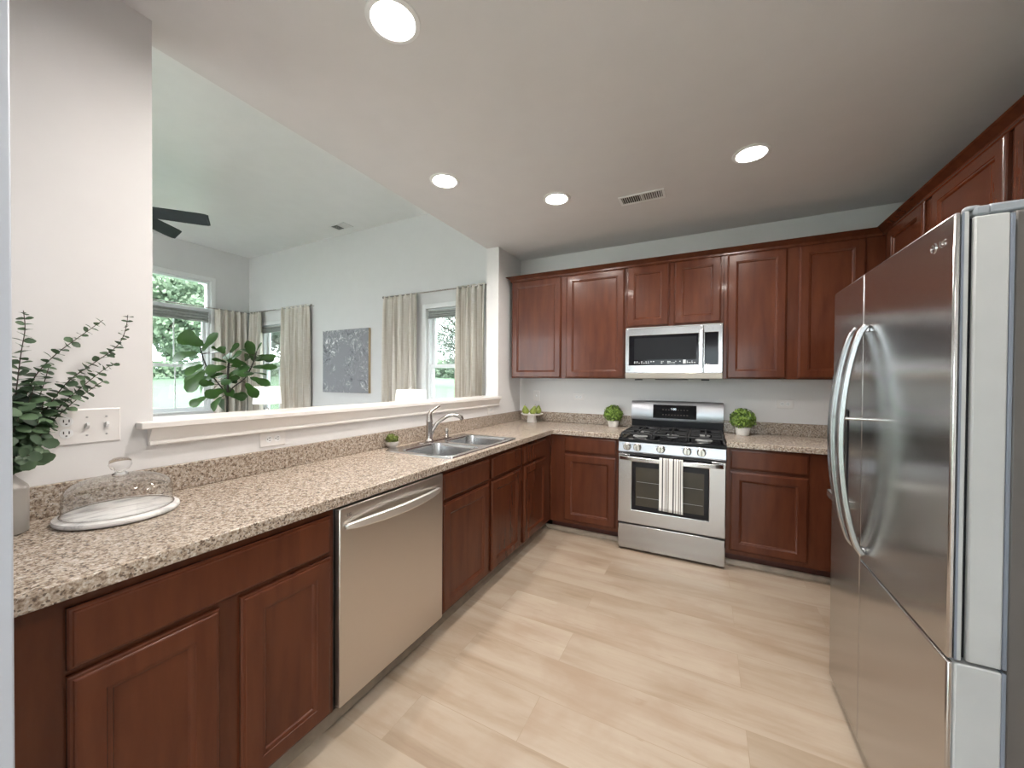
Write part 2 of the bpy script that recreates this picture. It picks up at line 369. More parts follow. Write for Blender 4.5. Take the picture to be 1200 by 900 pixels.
def tag(o, label, cat, group=None):
    o['label'] = label; o['category'] = cat
    if group: o['group'] = group
    return o
def struct(o): o['kind'] = 'structure'; return o
def copy_tree(o, parent=None):
    c = o.copy(); COL.objects.link(c); c.parent = parent
    for ch in list(o.children): copy_tree(ch, c)
    return c

# ------------------------------------------------------------------ setting
H = 2.671; HG = 3.45; WT = .137; XR = 3.224; XF = -5.28; YB = -6.2
mapX = lambda u, w, d: (d, u, w)     # wall in the YZ plane
mapY = lambda u, w, d: (u, d, w)     # wall in the XZ plane
mapZ = lambda u, w, d: (u, w, d)
def rects(rs): return lambda u, w: not any(a < u < b and c < w < d for a, b, c, d in rs)
def plate(us, ws, holes, d0, d1, mp):
    us = sorted(set(us + [h[0] for h in holes] + [h[1] for h in holes])); ws = sorted(set(ws + [h[2] for h in holes] + [h[3] for h in holes]))
    return MB().grid(us, ws, rects(holes), d0, d1, mp)
struct(build('floor', MB().box(XF - .15, XR + .15, YB - .15, .15, -.06, 0), M['floor']))
struct(build('wall_left', plate([YB, 0], [0, HG], [(-3.123, -.501, 1.165, H + .0605)], -WT, 0, mapX), M['paint']))
WIN1 = (-4.93, -4.10, .62, 2.255); WIN2 = (-1.33, -.505, .62, 2.255)
struct(build('wall_back', plate([XF - .15, XR + .15], [0, HG + .05], [WIN1, WIN2], 0, .15, mapY), M['paint']))
WINF = (-2.36, -.585, .82, 2.905)
struct(build('wall_far', plate([YB, 0], [0, HG + .05], [WINF], XF - .15, XF, mapX), M['paint_great']))
struct(build('wall_right', MB().box(XR, XR + .15, YB, 0, 0, H), M['paint']))
WING = (-4.4, -1.0, .6, 2.4); DOOR = (.55, 2.65, 0, 2.1)
struct(build('wall_front', plate([XF - .15, XR + .15], [0, HG + .05], [WING, DOOR], YB - .15, YB, mapY), M['paint']))
struct(build('ceiling', MB().box(-WT + .0005, XR + .15, YB, 0, H, H + .06), M['ceiling']))
struct(build('ceiling', MB().box(XF, -WT, YB, 0, HG, HG + .05), M['white']))
# end of the short wall beside the camera, white casing with a daylight tint in its colour
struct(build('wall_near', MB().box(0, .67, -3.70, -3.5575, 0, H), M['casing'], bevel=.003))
# great room paint skin on the back wall and partition, a few millimetres thick
struct(build('wall_great', plate([XF, -WT], [0, HG], [WIN1, WIN2], -.004, 0, mapY), M['paint_great']))
# pass-through ledge with moulding
led = thing('trim_1', '', '', (0, -1.8, 1.165), kind='structure')
build('ledge_cap', MB().grid([-WT - .05, 0, .052], [-3.172, -3.123, -.512], lambda u, w: not (u < 0 and w < -3.123), 1.1652, 1.1905, mapZ), M['trim'], led, .004)
build('ledge_moulding', MB().sweep([(.0005, -3.140), (.0005, -.515)], [(0, 1.1648), (.042, 1.1648), (.038, 1.156), (.026, 1.135), (.020, 1.118), (.026, 1.112), (.026, 1.104), (.018, 1.100), (0, 1.100)], 1), M['trim'], led, smooth=30)
# baseboards
struct(build('baseboard_great', MB().box(XF + .001, -WT - .001, -.019, -.0045, 0, .11), M['trim'], bevel=.004))
struct(build('baseboard_far', MB().box(XF + .001, XF + .016, YB + .01, -.02, 0, .11), M['trim'], bevel=.004))
struct(build('baseboard_right', MB().box(XR - .016, XR - .001, YB + .01, -2.62, 0, .11), M['trim'], bevel=.004))
# lawn outside
def gz(x, y): return -.42 + .022 * max(0, -x - 8) + .03 * max(0, y - 4)
gb = MB(); gxs = [-130, -100, -80, -60, -40, -25, -15, -8, 5, 60]; gys = [-60, -20, 4, 15, 25, 40, 60, 100]
for a_, b_ in zip(gxs, gxs[1:]):
    for c_, d_ in zip(gys, gys[1:]): gb.add([(a_, c_, gz(a_, c_)), (b_, c_, gz(b_, c_)), (b_, d_, gz(b_, d_)), (a_, d_, gz(a_, d_))], [(0, 1, 2, 3)])
struct(build('ground', gb, M['grass'], recalc=False))

# windows -------------------------------------------------
def win_map(kind, face):
    # local (a, d, z): d grows outwards from the room face
    if kind == 'y+': return lambda a, d, z: (a, face + d, z)
    if kind == 'x-': return lambda a, d, z: (face - d, a, z)
    if kind == 'y-': return lambda a, d, z: (a, face - d, z)
def lbox(mb, f, a0, a1, d0, d1, z0, z1):
    p = f(a0, d0, z0); q = f(a1, d1, z1); mb.box(p[0], q[0], p[1], q[1], p[2], q[2]); return mb
def frame4(mb, f, a0, a1, z0, z1, w, d0, d1):
    lbox(mb, f, a0, a0 + w, d0, d1, z0, z1); lbox(mb, f, a1 - w, a1, d0, d1, z0, z1)
    lbox(mb, f, a0 + w, a1 - w, d0, d1, z0, z0 + w); lbox(mb, f, a0 + w, a1 - w, d0, d1, z1 - w, z1); return mb
def sash(f, root, a0, a1, z0, z1, d, munt=(1, 0), w=.045):
    s = MB(); frame4(s, f, a0, a1, z0, z1, w, d, d + .035)
    fr = build('sash', s, M['vinyl'], root, .003)
    g = MB(); lbox(g, f, a0 + w, a1 - w, d + .0155, d + .0195, z0 + w, z1 - w); build('pane', g, M['pane'], fr)
    if munt[0] or munt[1]:
        g = MB()
        for i in range(munt[0]): a = a0 + (a1 - a0) * (i + 1) / (munt[0] + 1); lbox(g, f, a - .008, a + .008, d + .008, d + .015, z0 + w, z1 - w)
        for i in range(munt[1]): z = z0 + (z1 - z0) * (i + 1) / (munt[1] + 1); lbox(g, f, a0 + w, a1 - w, d + .009, d + .014, z - .008, z + .008)
        build('muntin', g, M['vinyl'], fr)
def double_hung(name, kind, face, a0, a1, z0, z1, zm, sill=True):
    f = win_map(kind, face); p = f((a0 + a1) / 2, 0, z0); root = thing(name, '', '', p, kind='structure')
    s = MB(); frame4(s, f, a0 + .001, a1 - .001, z0 + .001, z1 - .001, .03, .03, .13); build('window_frame', s, M['vinyl'], root, .003)
    sash(f, root, a0 + .031, a1 - .031, zm - .02, z1 - .031, .085); sash(f, root, a0 + .031, a1 - .031, z0 + .031, zm + .025, .045)
    s = MB(); frame4(s, f, a0 - .06, a1 + .06, z0 - .06, z1 + .05, .06, -.018, -.0045); build('casing', s, M['white'], root, .004)
    s = MB(); lbox(s, f, a0 - .08, a1 + .08, -.05, .028, z0 - .002, z0 + .018); build('sill', s, M['white'], root, .004)
    return root
double_hung('window_1', 'y+', 0, *WIN1, 1.52); double_hung('window_2', 'y+', 0, *WIN2, 1.52)
def far_window():
    f = win_map('x-', XF); a0, a1, z0, z1 = WINF; root = thing('window_3', '', '', (XF, (a0 + a1) / 2, z0), kind='structure'); mid = -1.46; zt = 2.44
    s = MB(); frame4(s, f, a0 + .001, a1 - .001, z0 + .001, z1 - .001, .03, .03, .13)
    lbox(s, f, a0 + .03, a1 - .03, .03, .13, zt - .03, zt + .03); lbox(s, f, mid - .03, mid + .03, .03, .13, z0 + .03, zt - .03); lbox(s, f, mid - .025, mid + .025, .031, .129, zt + .03, z1 - .03)
    build('window_frame', s, M['vinyl'], root, .003)
    for b0, b1 in ((a0 + .031, mid - .031), (mid + .031, a1 - .031)):
        sash(f, root, b0, b1, 1.52, zt - .031, .085); sash(f, root, b0, b1, z0 + .031, 1.565, .045)
        g = MB(); lbox(g, f, b0, b1, .08, .084, zt + .031, z1 - .031); build('pane', g, M['pane'], root)
    s = MB(); frame4(s, f, a0 - .065, a1 + .065, z0 - .065, z1 + .065, .065, -.018, -.0005); build('casing', s, M['white'], root, .004)
    s = MB(); lbox(s, f, a0 - .08, a1 + .08, -.05, .028, z0 - .002, z0 + .018); build('sill', s, M['white'], root, .004)
far_window()
def added_rear_openings():  # unseen window and patio door, added to bring light in from behind
    f = win_map('y-', YB)
    root = thing('added_rear_window', '', '', (-2.7, YB, .6), kind='structure'); s = MB(); frame4(s, f, WING[0] + .001, WING[1] - .001, WING[2] + .001, WING[3] - .001, .05, .03, .13)
    for k in (1, 2): a = WING[0] + (WING[1] - WING[0]) * k / 3; lbox(s, f, a - .03, a + .03, .03, .13, WING[2] + .05, WING[3] - .05)
    build('window_frame', s, M['vinyl'], root, .003); g = MB(); lbox(g, f, WING[0] + .05, WING[1] - .05, .132, .136, WING[2] + .05, WING[3] - .05); build('pane', g, M['pane'], root)
    root = thing('added_rear_door', '', '', (1.6, YB, 0), kind='structure'); s = MB(); frame4(s, f, DOOR[0] + .001, DOOR[1] - .001, .001, DOOR[3] - .001, .06, .03, .13)
    lbox(s, f, 1.56, 1.64, .03, .13, .06, 2.04); build('door_frame', s, M['vinyl'], root, .003); g = MB(); lbox(g, f, .61, 2.59, .132, .136, .06, 2.04); build('pane', g, M['pane'], root)
    h = MB(); lbox(h, f, 1.51, 1.535, -.02, .03, .95, 1.15); build('door_handle', h, M['nickel'], root, .004)
added_rear_openings()

# ------------------------------------------------------------------ cabinets
def cmap(kind, face):
    if kind == 'x+': return lambda a, d, z: (face - d, a, z)
    if kind == 'y-': return lambda a, d, z: (a, face + d, z)
    if kind == 'x-': return lambda a, d, z: (face + d, a, z)
def front(name, f, a0, a1, z0, z1, root, panel=True, mat='cherry', rail=.058):
    prof = [(0, .0006), (0, .011), (.003, .0145), (.007, .0155), (.009, .019), (.012, .0203)]
    if panel: prof += [(rail, .0203), (rail + .002, .0175), (rail + .007, .0165), (rail + .012, .0135), (rail + .015, .0095), (rail + .016, .009)]
    L = [[f(a0 + i, -d, z0 + i), f(a1 - i, -d, z0 + i), f(a1 - i, -d, z1 - i), f(a0 + i, -d, z1 - i)] for i, d in prof]
    return build(name, MB().loops(L), M[mat], root, smooth=20)
def cabinet(label, kind, face, a0, a1, z0, z1, depth, fronts, base=True, group=None, name=None, shelf=True):
    f = cmap(kind, face); p = f((a0 + a1) / 2, 0, 0 if base else z0)
    root = thing(name or ('base_cabinet' if base else 'wall_cabinet'), label, 'cabinet', p, group)
    s = MB(); t = .018; a0 += .0006; a1 -= .0006
    lbox(s, f, a0, a1, 0, .019, z0, z1)
    lbox(s, f, a0, a0 + t, .019, depth, z0, z1); lbox(s, f, a1 - t, a1, .019, depth, z0, z1)
    lbox(s, f, a0 + t, a1 - t, depth - .008, depth, z0, z1); lbox(s, f, a0 + t, a1 - t, .019, depth - .008, z0, z0 + t)
    if not base: lbox(s, f, a0 + t, a1 - t, .019, depth - .008, z1 - t, z1)
    build('carcass', s, M['cherry'], root)
    if base:
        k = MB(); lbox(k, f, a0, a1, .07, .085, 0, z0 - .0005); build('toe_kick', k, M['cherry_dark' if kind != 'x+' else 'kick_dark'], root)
    for (nm, b0, b1, c0, c1, pan) in fronts: front(nm, f, b0, b1, c0, c1, root, pan)
    return root
BZ = (.100, .8745)
cabinet('cherry base cabinet with wide drawer over two doors, left of the dishwasher', 'x+', .60, -3.5555, -2.815, *BZ, .58,
        [('drawer', -3.478, -2.835, .712, .848, False), ('door', -3.478, -3.190, .112, .697, True), ('door', -3.135, -2.833, .112, .697, True)])
cabinet('cherry sink base cabinet with two doors, under the steel sink right of the dishwasher', 'x+', .60, -2.178, -1.208, *BZ, .58,
        [('drawer_front', -2.170, -1.700, .712, .850, False), ('drawer_front', -1.662, -1.236, .712, .850, False), ('door', -2.170, -1.700, .112, .695, True), ('door', -1.662, -1.236, .112, .695, True)])
cabinet('narrow cherry base cabinet between the sink base and the inner corner', 'x+', .60, -1.207, -.601, *BZ, .58,
        [('drawer', -1.178, -.735, .712, .850, False), ('door', -1.178, -.735, .112, .695, True)])
cabinet('cherry base cabinet between the inner corner and the left side of the range', 'y-', -.60, .6008, 1.2125, *BZ, .58,
        [('drawer', .738, 1.182, .730, .862, False), ('door', .738, 1.182, .130, .712, True)])
cabinet('cherry base cabinet right of the range with orange-lit filler beside the refrigerator', 'y-', -.60, 1.9735, 2.6, *BZ, .58,
        [('drawer', 1.998, 2.455, .722, .862, False), ('door', 1.998, 2.455, .130, .704, True)])
cabinet('cherry base cabinet on the right wall, hidden behind the refrigerator', 'x-', 2.6015, -1.588, -.602, *BZ, .60,
        [('drawer', -1.56, -1.12, .722, .862, False), ('door', -1.56, -1.12, .130, .704, True), ('door', -1.08, -.66, .130, .704, True)])
UZ = (1.371, 2.362)
cabinet('tall cherry wall cabinet with two doors, left end of the back wall', 'y-', -.325, .060, 1.199, *UZ, .324,
        [('door', .068, .596, 1.376, 2.345, True), ('door', .647, 1.187, 1.376, 2.345, True)], base=False)
cabinet('short cherry wall cabinet with two small doors above the microwave', 'y-', -.325, 1.200, 1.9535, 1.812, 2.362, .324,
        [('door', 1.209, 1.553, 1.826, 2.345, True), ('door', 1.592, 1.936, 1.826, 2.345, True)], base=False)
cabinet('tall cherry wall cabinet with two doors, right of the microwave on the back wall', 'y-', -.325, 1.9545, 3.2225, *UZ, .324,
        [('door', 1.978, 2.363, 1.376, 2.345, True), ('door', 2.433, 2.806, 1.376, 2.345, True)], base=False)
cabinet('cherry wall cabinet on the right wall, next to the back corner', 'x-', 2.90, -.932, -.3465, *UZ, .323,
        [('door', -.885, -.435, 1.376, 2.345, True)], base=False)
cabinet('cherry wall cabinet on the right wall just beyond the refrigerator top', 'x-', 2.90, -1.548, -.933, *UZ, .323,
        [('door', -1.528, -.975, 1.376, 2.345, True)], base=False)
cabinet('short cherry wall cabinet directly above the refrigerator', 'x-', 2.90, -2.53, -1.549, 1.84, 2.362, .323,
        [('door', -2.03, -1.570, 1.852, 2.345, True), ('door', -2.51, -2.06, 1.852, 2.345, True)], base=False)
cr = build('crown_moulding', MB().sweep([(.0595, -.002), (.0595, -.3255), (2.8995, -.3255), (2.8995, -2.53)],
     [(-.02, 2.3625), (.012, 2.3625), (.014, 2.368), (.024, 2.374), (.036, 2.386), (.046, 2.390), (.052, 2.397), (-.02, 2.397)], 1), M['cherry'], smooth=25)
tag(cr, 'dark cherry crown moulding running along the top of all the wall cabinets', 'moulding')
fc = build('frieze_moulding', MB().sweep([(.0595, -.002), (.0595, -.3255), (2.8995, -.3255), (2.8995, -2.53)], [(.0008, 2.347), (.008, 2.347), (.012, 2.352), (.012, 2.362), (.0008, 2.362)], 1), M['cherry'], cr, smooth=25)

# shoe moulding along toe kicks
def shoe(path, side, n):
    struct(build('trim_%d' % n, MB().sweep(path, [(0, 0), (.022, 0), (.021, .012), (.015, .026), (.006, .036), (0, .036)], side), M['taupe'], smooth=30))
shoe([(.5305, -3.555), (.5305, -.5305), (1.212, -.5305)], 1, 2)
shoe([(1.974, -.5305), (2.600, -.5305)], 1, 3)

# ------------------------------------------------------------------ worktops
def worktop(label, us, ws, mask, splash, origin):
    root = thing('countertop', label, 'countertop', origin)
    build('worktop', MB().grid(us, ws, mask, .8755, .915, mapZ), M['granite'], root, .003, seg=2)
    for r in splash: build('backsplash', MB().box(*r), M['granite'], root, .003)
    return root
SX0, SX1, SY0, SY1 = .125, .575, -2.062, -1.278
worktop('long speckled beige countertop along the left wall, turning the corner to the range', [.0005, SX0, SX1, .6305, 1.2135], [-3.5555, SY0, SY1, -.6305, -.0005],
        lambda u, w: (u < .6305 or w > -.6305) and not (SX0 < u < SX1 and SY0 < w < SY1),
        [(.0005, .020, -3.555, -.0005, .9152, 1.015), (.0202, 1.2135, -.020, -.0005, .9152, 1.015)], (.3, -1.8, .8755))
worktop('short speckled beige countertop right of the range, running behind the refrigerator', [1.973, 2.588, XR - .0005], [-1.59, -.6305, -.0005],
        lambda u, w: u > 2.588 or w > -.6305, [(1.973, XR - .02, -.020, -.0005, .9152, 1.015), (XR - .0198, XR - .0005, -1.59, -.0005, .9152, 1.015)], (2.3, -.3, .8755))

# ------------------------------------------------------------------ sink
def rrect(x0, x1, y0, y1, r, z, n=6):
    P = []
    for cx, cy, a0 in ((x1 - r, y1 - r, 0), (x0 + r, y1 - r, PI / 2), (x0 + r, y0 + r, PI), (x1 - r, y0 + r, 1.5 * PI)):
        for i in range(n + 1): a = a0 + PI / 2 * i / n; P.append((cx + r * math.cos(a), cy + r * math.sin(a), z))
    return P
def plate_holes(mb, outer, holes):
    loops = [outer] + holes; tri = tessellate_polygon([[Vector(p) for p in l] for l in loops]); flat = [p for l in loops for p in l]; mb.add(flat, [list(t) for t in tri])
sink = thing('kitchen_sink', 'double bowl stainless steel sink set into the left countertop', 'sink', (.34, -1.67, .9152))
zr = .9215; ox = (.100, .592, -2.083, -1.258)
bowls = [(.185, .562, -2.055, -1.695), (.185, .562, -1.645, -1.285)]
s = MB(); plate_holes(s, rrect(*ox, .03, zr), [rrect(*b, .06, zr) for b in bowls])
s.loops([rrect(ox[0] - .004, ox[1] + .004, ox[2] - .004, ox[3] + .004, .033, .9153), rrect(*ox, .03, zr)], False, False); build('rim', s, M['steel_bright'], sink, smooth=40)
for b in bowls:
    x0, x1, y0, y1 = b; L = [rrect(x0, x1, y0, y1, .06, zr)]
    for ins, z in ((.006, zr - .004), (.008, .90), (.014, .80), (.022, .745), (.045, .728), (.09, .724)): L.append(rrect(x0 + ins, x1 - ins, y0 + ins, y1 - ins, .06 if ins < .03 else .05, z))
    bo = build('bowl', MB().loops(L, False, True), M['sink_steel'], sink, smooth=50, solid=.0015)
    c = ((x0 + x1) / 2, (y0 + y1) / 2); build('drain', MB().lathe([(.0, .7255), (.02, .7258), (.038, .728), (.044, .7255)], (c[0], c[1], 0), 24), M['steel_bright'], bo, smooth=40)
fx_, fy_ = .128, -1.695
fau = thing('kitchen_faucet', 'brushed nickel single lever faucet with arched spout behind the sink', 'faucet', (fx_, fy_, .9217))
build('body', MB().lathe([(.0, .9222), (.031, .9222), (.031, .929), (.024, .937), (.0225, .95), (.0215, 1.05), (.024, 1.055), (.024, 1.065), (.021, 1.075), (.019, 1.10), (.013, 1.118), (.0, 1.121)], (fx_, fy_, 0), 28), M['nickel'], fau, smooth=40)
build('escutcheon', MB().loops([rrect(fx_ - .028, fx_ + .028, fy_ - .105, fy_ + .245, .027, .9218), rrect(fx_ - .026, fx_ + .026, fy_ - .103, fy_ + .243, .025, .926)]), M['nickel'], fau, smooth=40)
build('spout', MB().tube([(.130, -1.688, .955), (.142, -1.672, 1.005), (.157, -1.655, 1.04), (.177, -1.634, 1.065), (.208, -1.602, 1.092), (.237, -1.572, 1.101), (.262, -1.547, 1.096), (.278, -1.529, 1.082), (.284, -1.523, 1.066)],
      [.014, .014, .0135, .013, .013, .014, .015, .0155, .013], 14), M['nickel'], fau, smooth=50)
build('lever', MB().tube([(.128, -1.695, 1.108), (.131, -1.682, 1.128), (.136, -1.655, 1.142), (.140, -1.625, 1.156), (.143, -1.60, 1.163)], [.015, .012, .009, .008, .006], 12), M['nickel'], fau, smooth=50)
build('side_sprayer', MB().lathe([(.0, .9265), (.018, .9265), (.016, .938), (.011, .945), (.010, .955), (.014, .965), (.015, .985), (.010, .993), (.0, .994)], (.128, -1.50, 0), 20), M['nickel'], fau, smooth=40)

# ------------------------------------------------------------------ dishwasher
dw = thing('dishwasher', 'stainless steel dishwasher under the left countertop with a bowed bar handle', 'dishwasher', (.3, -2.4965, 0))
build('tub', MB().box(.02, .597, -2.800, -2.192, .1, .868), M['dark_grey'], dw)
build('door', MB().box(.598, .626, -2.806, -2.187, .112, .864), M['steel_dw'], dw, .004)
build('toe_kick', MB().box(.52, .533, -2.806, -2.187, .0, .099), M['kick_dark'], dw)
build('side_gap', MB().box(.585, .597, -2.8145, -2.8075, .11, .87), M['kick_dark'], dw)
pts = []
for i in range(25):
    t = i / 24; y = -2.782 + t * (2.782 - 2.222); bow = math.sin(PI * t) ** .8; pts.append((.632 + .040 * bow, y, .792))
wd = [.018 + .020 * math.sin(PI * min(1, max(0, i / 24))) ** .5 for i in range(25)]
build('handle', MB().ribbon(pts, (0, 0, 1), wd, .018), M['satin'], dw, .005, seg=4)
for yy in (-2.779, -2.225): build('handle_mount', MB().box(.6262, .6375, yy - .008, yy + .008, .783, .801), M['steel_bright'], dw, .002)

def text(name, body, loc, rot, size, mat, parent, extrude=.0006):
    cu = bpy.data.curves.new(name, 'FONT'); cu.body = body; cu.size = size; cu.extrude = extrude; cu.align_x = 'CENTER'; cu.align_y = 'CENTER'
    tmp = bpy.data.objects.new(name + '_tmp', cu); COL.objects.link(tmp); bpy.context.view_layer.update()
    me = bpy.data.meshes.new_from_object(tmp); bpy.data.objects.remove(tmp)
    me.materials.clear(); me.materials.append(mat); o = bpy.data.objects.new(name, me); COL.objects.link(o); o.parent = parent
    o.location = Vector(loc) - wloc(parent); o.rotation_euler = rot; return o
RX = (PI / 2, 0, PI / 2); RY = (PI / 2, 0, 0); RXN = (PI / 2, 0, -PI / 2)
text('brand_mark', 'LG', (.6264, -2.765, .832), RX, .016, M['dark_print'], dw)

# ------------------------------------------------------------------ range
R0, R1 = 1.2155, 1.9705; RC = (R0 + R1) / 2
rg = thing('gas_range', 'stainless steel gas range with black cooktop between the base cabinets on the back wall', 'range', (RC, -.33, 0))
build('body', MB().box(R0, R1, -.640, -.02, .012, .871), M['dark_grey'], rg, .003)
for xx in (R0 + .04, R1 - .04):
    for yy in (-.60, -.07): build('foot', MB().lathe([(.018, .0005), (.018, .0118)], (xx, yy, 0), 12), M['black'], rg)
build('storage_drawer', MB().box(R0, R1, -.672, -.641, .018, .212), M['steel'], rg, .006)
# oven door with window opening
od = build('oven_door', plate([R0, R1], [.226, .772], [(1.322, 1.862, .335, .715)], -.682, -.641, mapY), M['steel'], rg, .005)
build('oven_window', MB().box(1.3225, 1.8615, -.6815, -.662, .3355, .7145), M['black_gloss'], od, .001)
build('inner_glass', MB().box(1.352, 1.832, -.6825, -.6817, .372, .675), M['oven_glass'], od)
for zz in (.44, .56): build('oven_rack', MB().tube([(1.36, -.6832, zz), (1.825, -.6832, zz)], .0012, 6), M['light_grey'], od)
build('door_vent', MB().box(1.305, 1.880, -.6828, -.665, .7225, .7712), M['black'], od, .001)
hp = [(R0 + .018 + (R1 - R0 - .036) * i / 24, -.700 - .040 * math.sin(PI * i / 24) ** .55, .745) for i in range(25)]
hb = build('door_handle', MB().ribbon(hp, (0, 0, 1), .032, .014), M['steel_bright'], od, .004)
for xx in (R0 + .022, R1 - .022): build('handle_mount', MB().box(xx - .010, xx + .010, -.703, -.6825, .735, .755), M['steel_bright'], od, .002)
# knob panel (slanted)
L = []
for x in (R0, R1): L.append([(x, -.641, .782), (x, -.668, .782), (x, -.674, .79), (x, -.664, .864), (x, -.655, .8715), (x, -.641, .8715)])
build('control_panel', MB().loops(L), M['panel_steel'], rg, .002)
prot = None
kx = [1.283, 1.360, 1.533, 1.716, 1.812]
for i, xx in enumerate(kx):
    if prot is None:
        kn = build('knob', MB().lathe([(.0, 0), (.031, 0), (.031, -.004), (.0275, -.007), (.0255, -.030), (.022, -.033), (0, -.033)], (xx, -.6705, .829), 24, 'y'), M['nickel'], rg, smooth=35)
        build('grip', MB().box(xx - .004, xx + .004, -.711, -.7036, .804, .854), M['nickel'], kn, .002); prot = kn
    else:
        kn = prot.copy(); COL.objects.link(kn); kn.parent = rg; kn.location.x = xx - kx[0]
        g = prot.children[0].copy(); COL.objects.link(g); g.parent = kn
for xx in kx:
    for dx in (-.034, .034): build('panel_marking', MB().box(xx + dx - .006, xx + dx + .006, -.6712, -.6702, .846, .8485), M['dark_print'], rg)
ct = build('cooktop', MB().box(R0 - .002, R1 + .002, -.668, -.072, .873, .897), M['black_gloss'], rg, .006)
build('cooktop_lip', MB().box(R0 - .002, R1 + .002, -.673, -.6685, .872, .892), M['black'], rg, .002)
burn = [(1.36, -.52, .045), (1.36, -.23, .036), (RC, -.375, .04), (1.826, -.52, .048), (1.826, -.23, .034)]
for bx, by, br in burn:
    bb = build('burner', MB().lathe([(br + .012, .8973), (br + .012, .901), (br, .903), (br, .911), (0, .912)], (bx, by, 0), 24), M['light_grey'], rg, smooth=35)
    build('burner_cap', MB().lathe([(br - .004, .9125), (br - .004, .917), (br - .010, .920), (0, .920)], (bx, by, 0), 24), M['iron'], bb, smooth=35)
for gx0, gx1 in ((R0 + .012, 1.468), (1.472, 1.714), (1.718, R1 - .012)):
    g = MB(); z0, z1 = .925, .936; w = .012
    g.box(gx0, gx1, -.645, -.645 + w, z0, z1); g.box(gx0, gx1, -.105 - w, -.105, z0, z1); g.box(gx0, gx0 + w, -.645 + w, -.105 - w, z0, z1); g.box(gx1 - w, gx1, -.645 + w, -.105 - w, z0, z1)
    gm = (gx0 + gx1) / 2
    g.box(gx0 + w, gx1 - w, -.381, -.369, z0, z1); g.box(gm - .006, gm + .006, -.645 + w, -.55, z0, z1 + .003); g.box(gm - .006, gm + .006, -.48, -.381, z0, z1 + .003); g.box(gm - .006, gm + .006, -.369, -.27, z0, z1 + .003); g.box(gm - .006, gm + .006, -.20, -.105 - w, z0, z1 + .003)
    for yc in (-.515, -.235): g.box(gx0 + w, gm - .04, yc - .006, yc + .006, z0, z1 + .003); g.box(gm + .04, gx1 - w, yc - .006, yc + .006, z0, z1 + .003)
    for xx in (gx0, gx1 - w):
        for yy in (-.645, -.105 - w): g.box(xx + .001, xx + w - .001, yy + .001, yy + w - .001, .8975, z0)
    build('grate', g, M['iron'], rg, .002)
# backguard
bk = MB()
L = []
for x in (R0 - .001, R1 + .001): L.append([(x, -.022, .873), (x, -.070, .873), (x, -.070, 1.0), (x, -.022, 1.0)])
build('riser', MB().loops(L), M['black'], rg, .002)
L = []
for i in range(17):
    t = i / 16; x = R0 - .001 + t * (R1 - R0 + .002); zb = .997 - .010 * math.sin(PI * t); zt = 1.166 + .004 * math.sin(PI * t)
    L.append([(x, -.022, zb), (x, -.088, zb), (x, -.094, zb + .012), (x, -.072, zt - .012), (x, -.060, zt), (x, -.022, zt)])
bgp = build('backguard', MB().loops(L), M['panel_steel'], rg, smooth=40)
def bgy(z): return -.094 + (z - 1.007) * (.022 / .147) - .0012
L = [[(x, bgy(1.014), 1.014), (x, bgy(1.136), 1.136), (x, bgy(1.136) + .004, 1.136), (x, bgy(1.014) + .004, 1.014)] for x in (1.405, 1.765)]
dsp = build('display', MB().loops(L), M['black_gloss'], bgp)
mk = MB()
for r_, zz in enumerate((1.045, 1.09)):
    for k in range(9):
        if 3 < k < 5 and r_: continue
        xx = 1.485 + k * .025; y = bgy(zz) - .0006; build('display_marking', MB().box(xx, xx + .012, y - .0004, y, zz, zz + .004), M['dim_print'], dsp)
text('clock', '1:00', (1.578, bgy(1.098) - .001, 1.098), RY, .026, M['red_light'], dsp)
# towel over the oven handle
tw = thing('dish_towel', 'white dish towel with dark stripes hanging over the oven door handle', 'towel', (1.612, -.74, .76))
prof = []
for k in range(9): prof.append((-.7225, .60 + k * .0175))
for a in range(0, 181, 20): prof.append((-.738 - .0155 * math.cos(math.radians(180 - a)) * -1 * -1 if False else -.738 + .0155 * math.cos(math.radians(a)), .7605 + .0125 * math.sin(math.radians(a))))
for k in range(15): prof.append((-.7545 - .003 * math.sin(k * .5), .757 - (k + 1) * .0248))
L = []
for i in range(21):
    u = i / 20; x = 1.532 + .160 * u; row = []
    for j, (y, z) in enumerate(prof):
        k = max(0, j - 18) / 14; wob = .004 * math.sin(u * 16 + 1) * k
        row.append((x + .004 * k * (u - .5) + .002 * k, y - abs(wob) - .001 * k, z - (.006 * u * k)))
    L.append(row)
build('cloth', MB().loops(L, False, False, closed=False), M['towel'], tw, smooth=60, solid=.003)

# ------------------------------------------------------------------ microwave
mx0, mx1 = 1.211, 1.9495
mw = thing('microwave', 'stainless steel over-the-range microwave with black glass door under the short wall cabinet', 'microwave', (1.58, -.2, 1.366))
build('body', MB().box(mx0, mx1, -.372, -.004, 1.368, 1.8105), M['light_grey'], mw, .003)
dm = build('door', plate([mx0, 1.8145], [1.419, 1.800], [(1.242, 1.780, 1.486, 1.737)], -.402, -.373, mapY), M['steel'], mw, .004)
build('door_glass', MB().box(1.2425, 1.7795, -.4015, -.385, 1.4865, 1.7365), M['black_gloss'], dm)
build('window_mesh', MB().box(1.285, 1.765, -.4022, -.4016, 1.530, 1.715), M['black'], dm)
cp = build('control_side', plate([1.8155, mx1], [1.419, 1.800], [(1.826, 1.918, 1.486, 1.740)], -.402, -.373, mapY), M['steel'], mw, .004)
build('side_glass', MB().box(1.8265, 1.9175, -.4015, -.385, 1.4865, 1.7395), M['black_gloss'], cp)
build('handle', MB().box(1.786, 1.812, -.438, -.426, 1.462, 1.765), M['steel_bright'], dm, .004)
for zz in (1.475, 1.752): build('handle_mount', MB().box(1.790, 1.808, -.426, -.4022, zz - .009, zz + .009), M['steel_bright'], dm, .002)
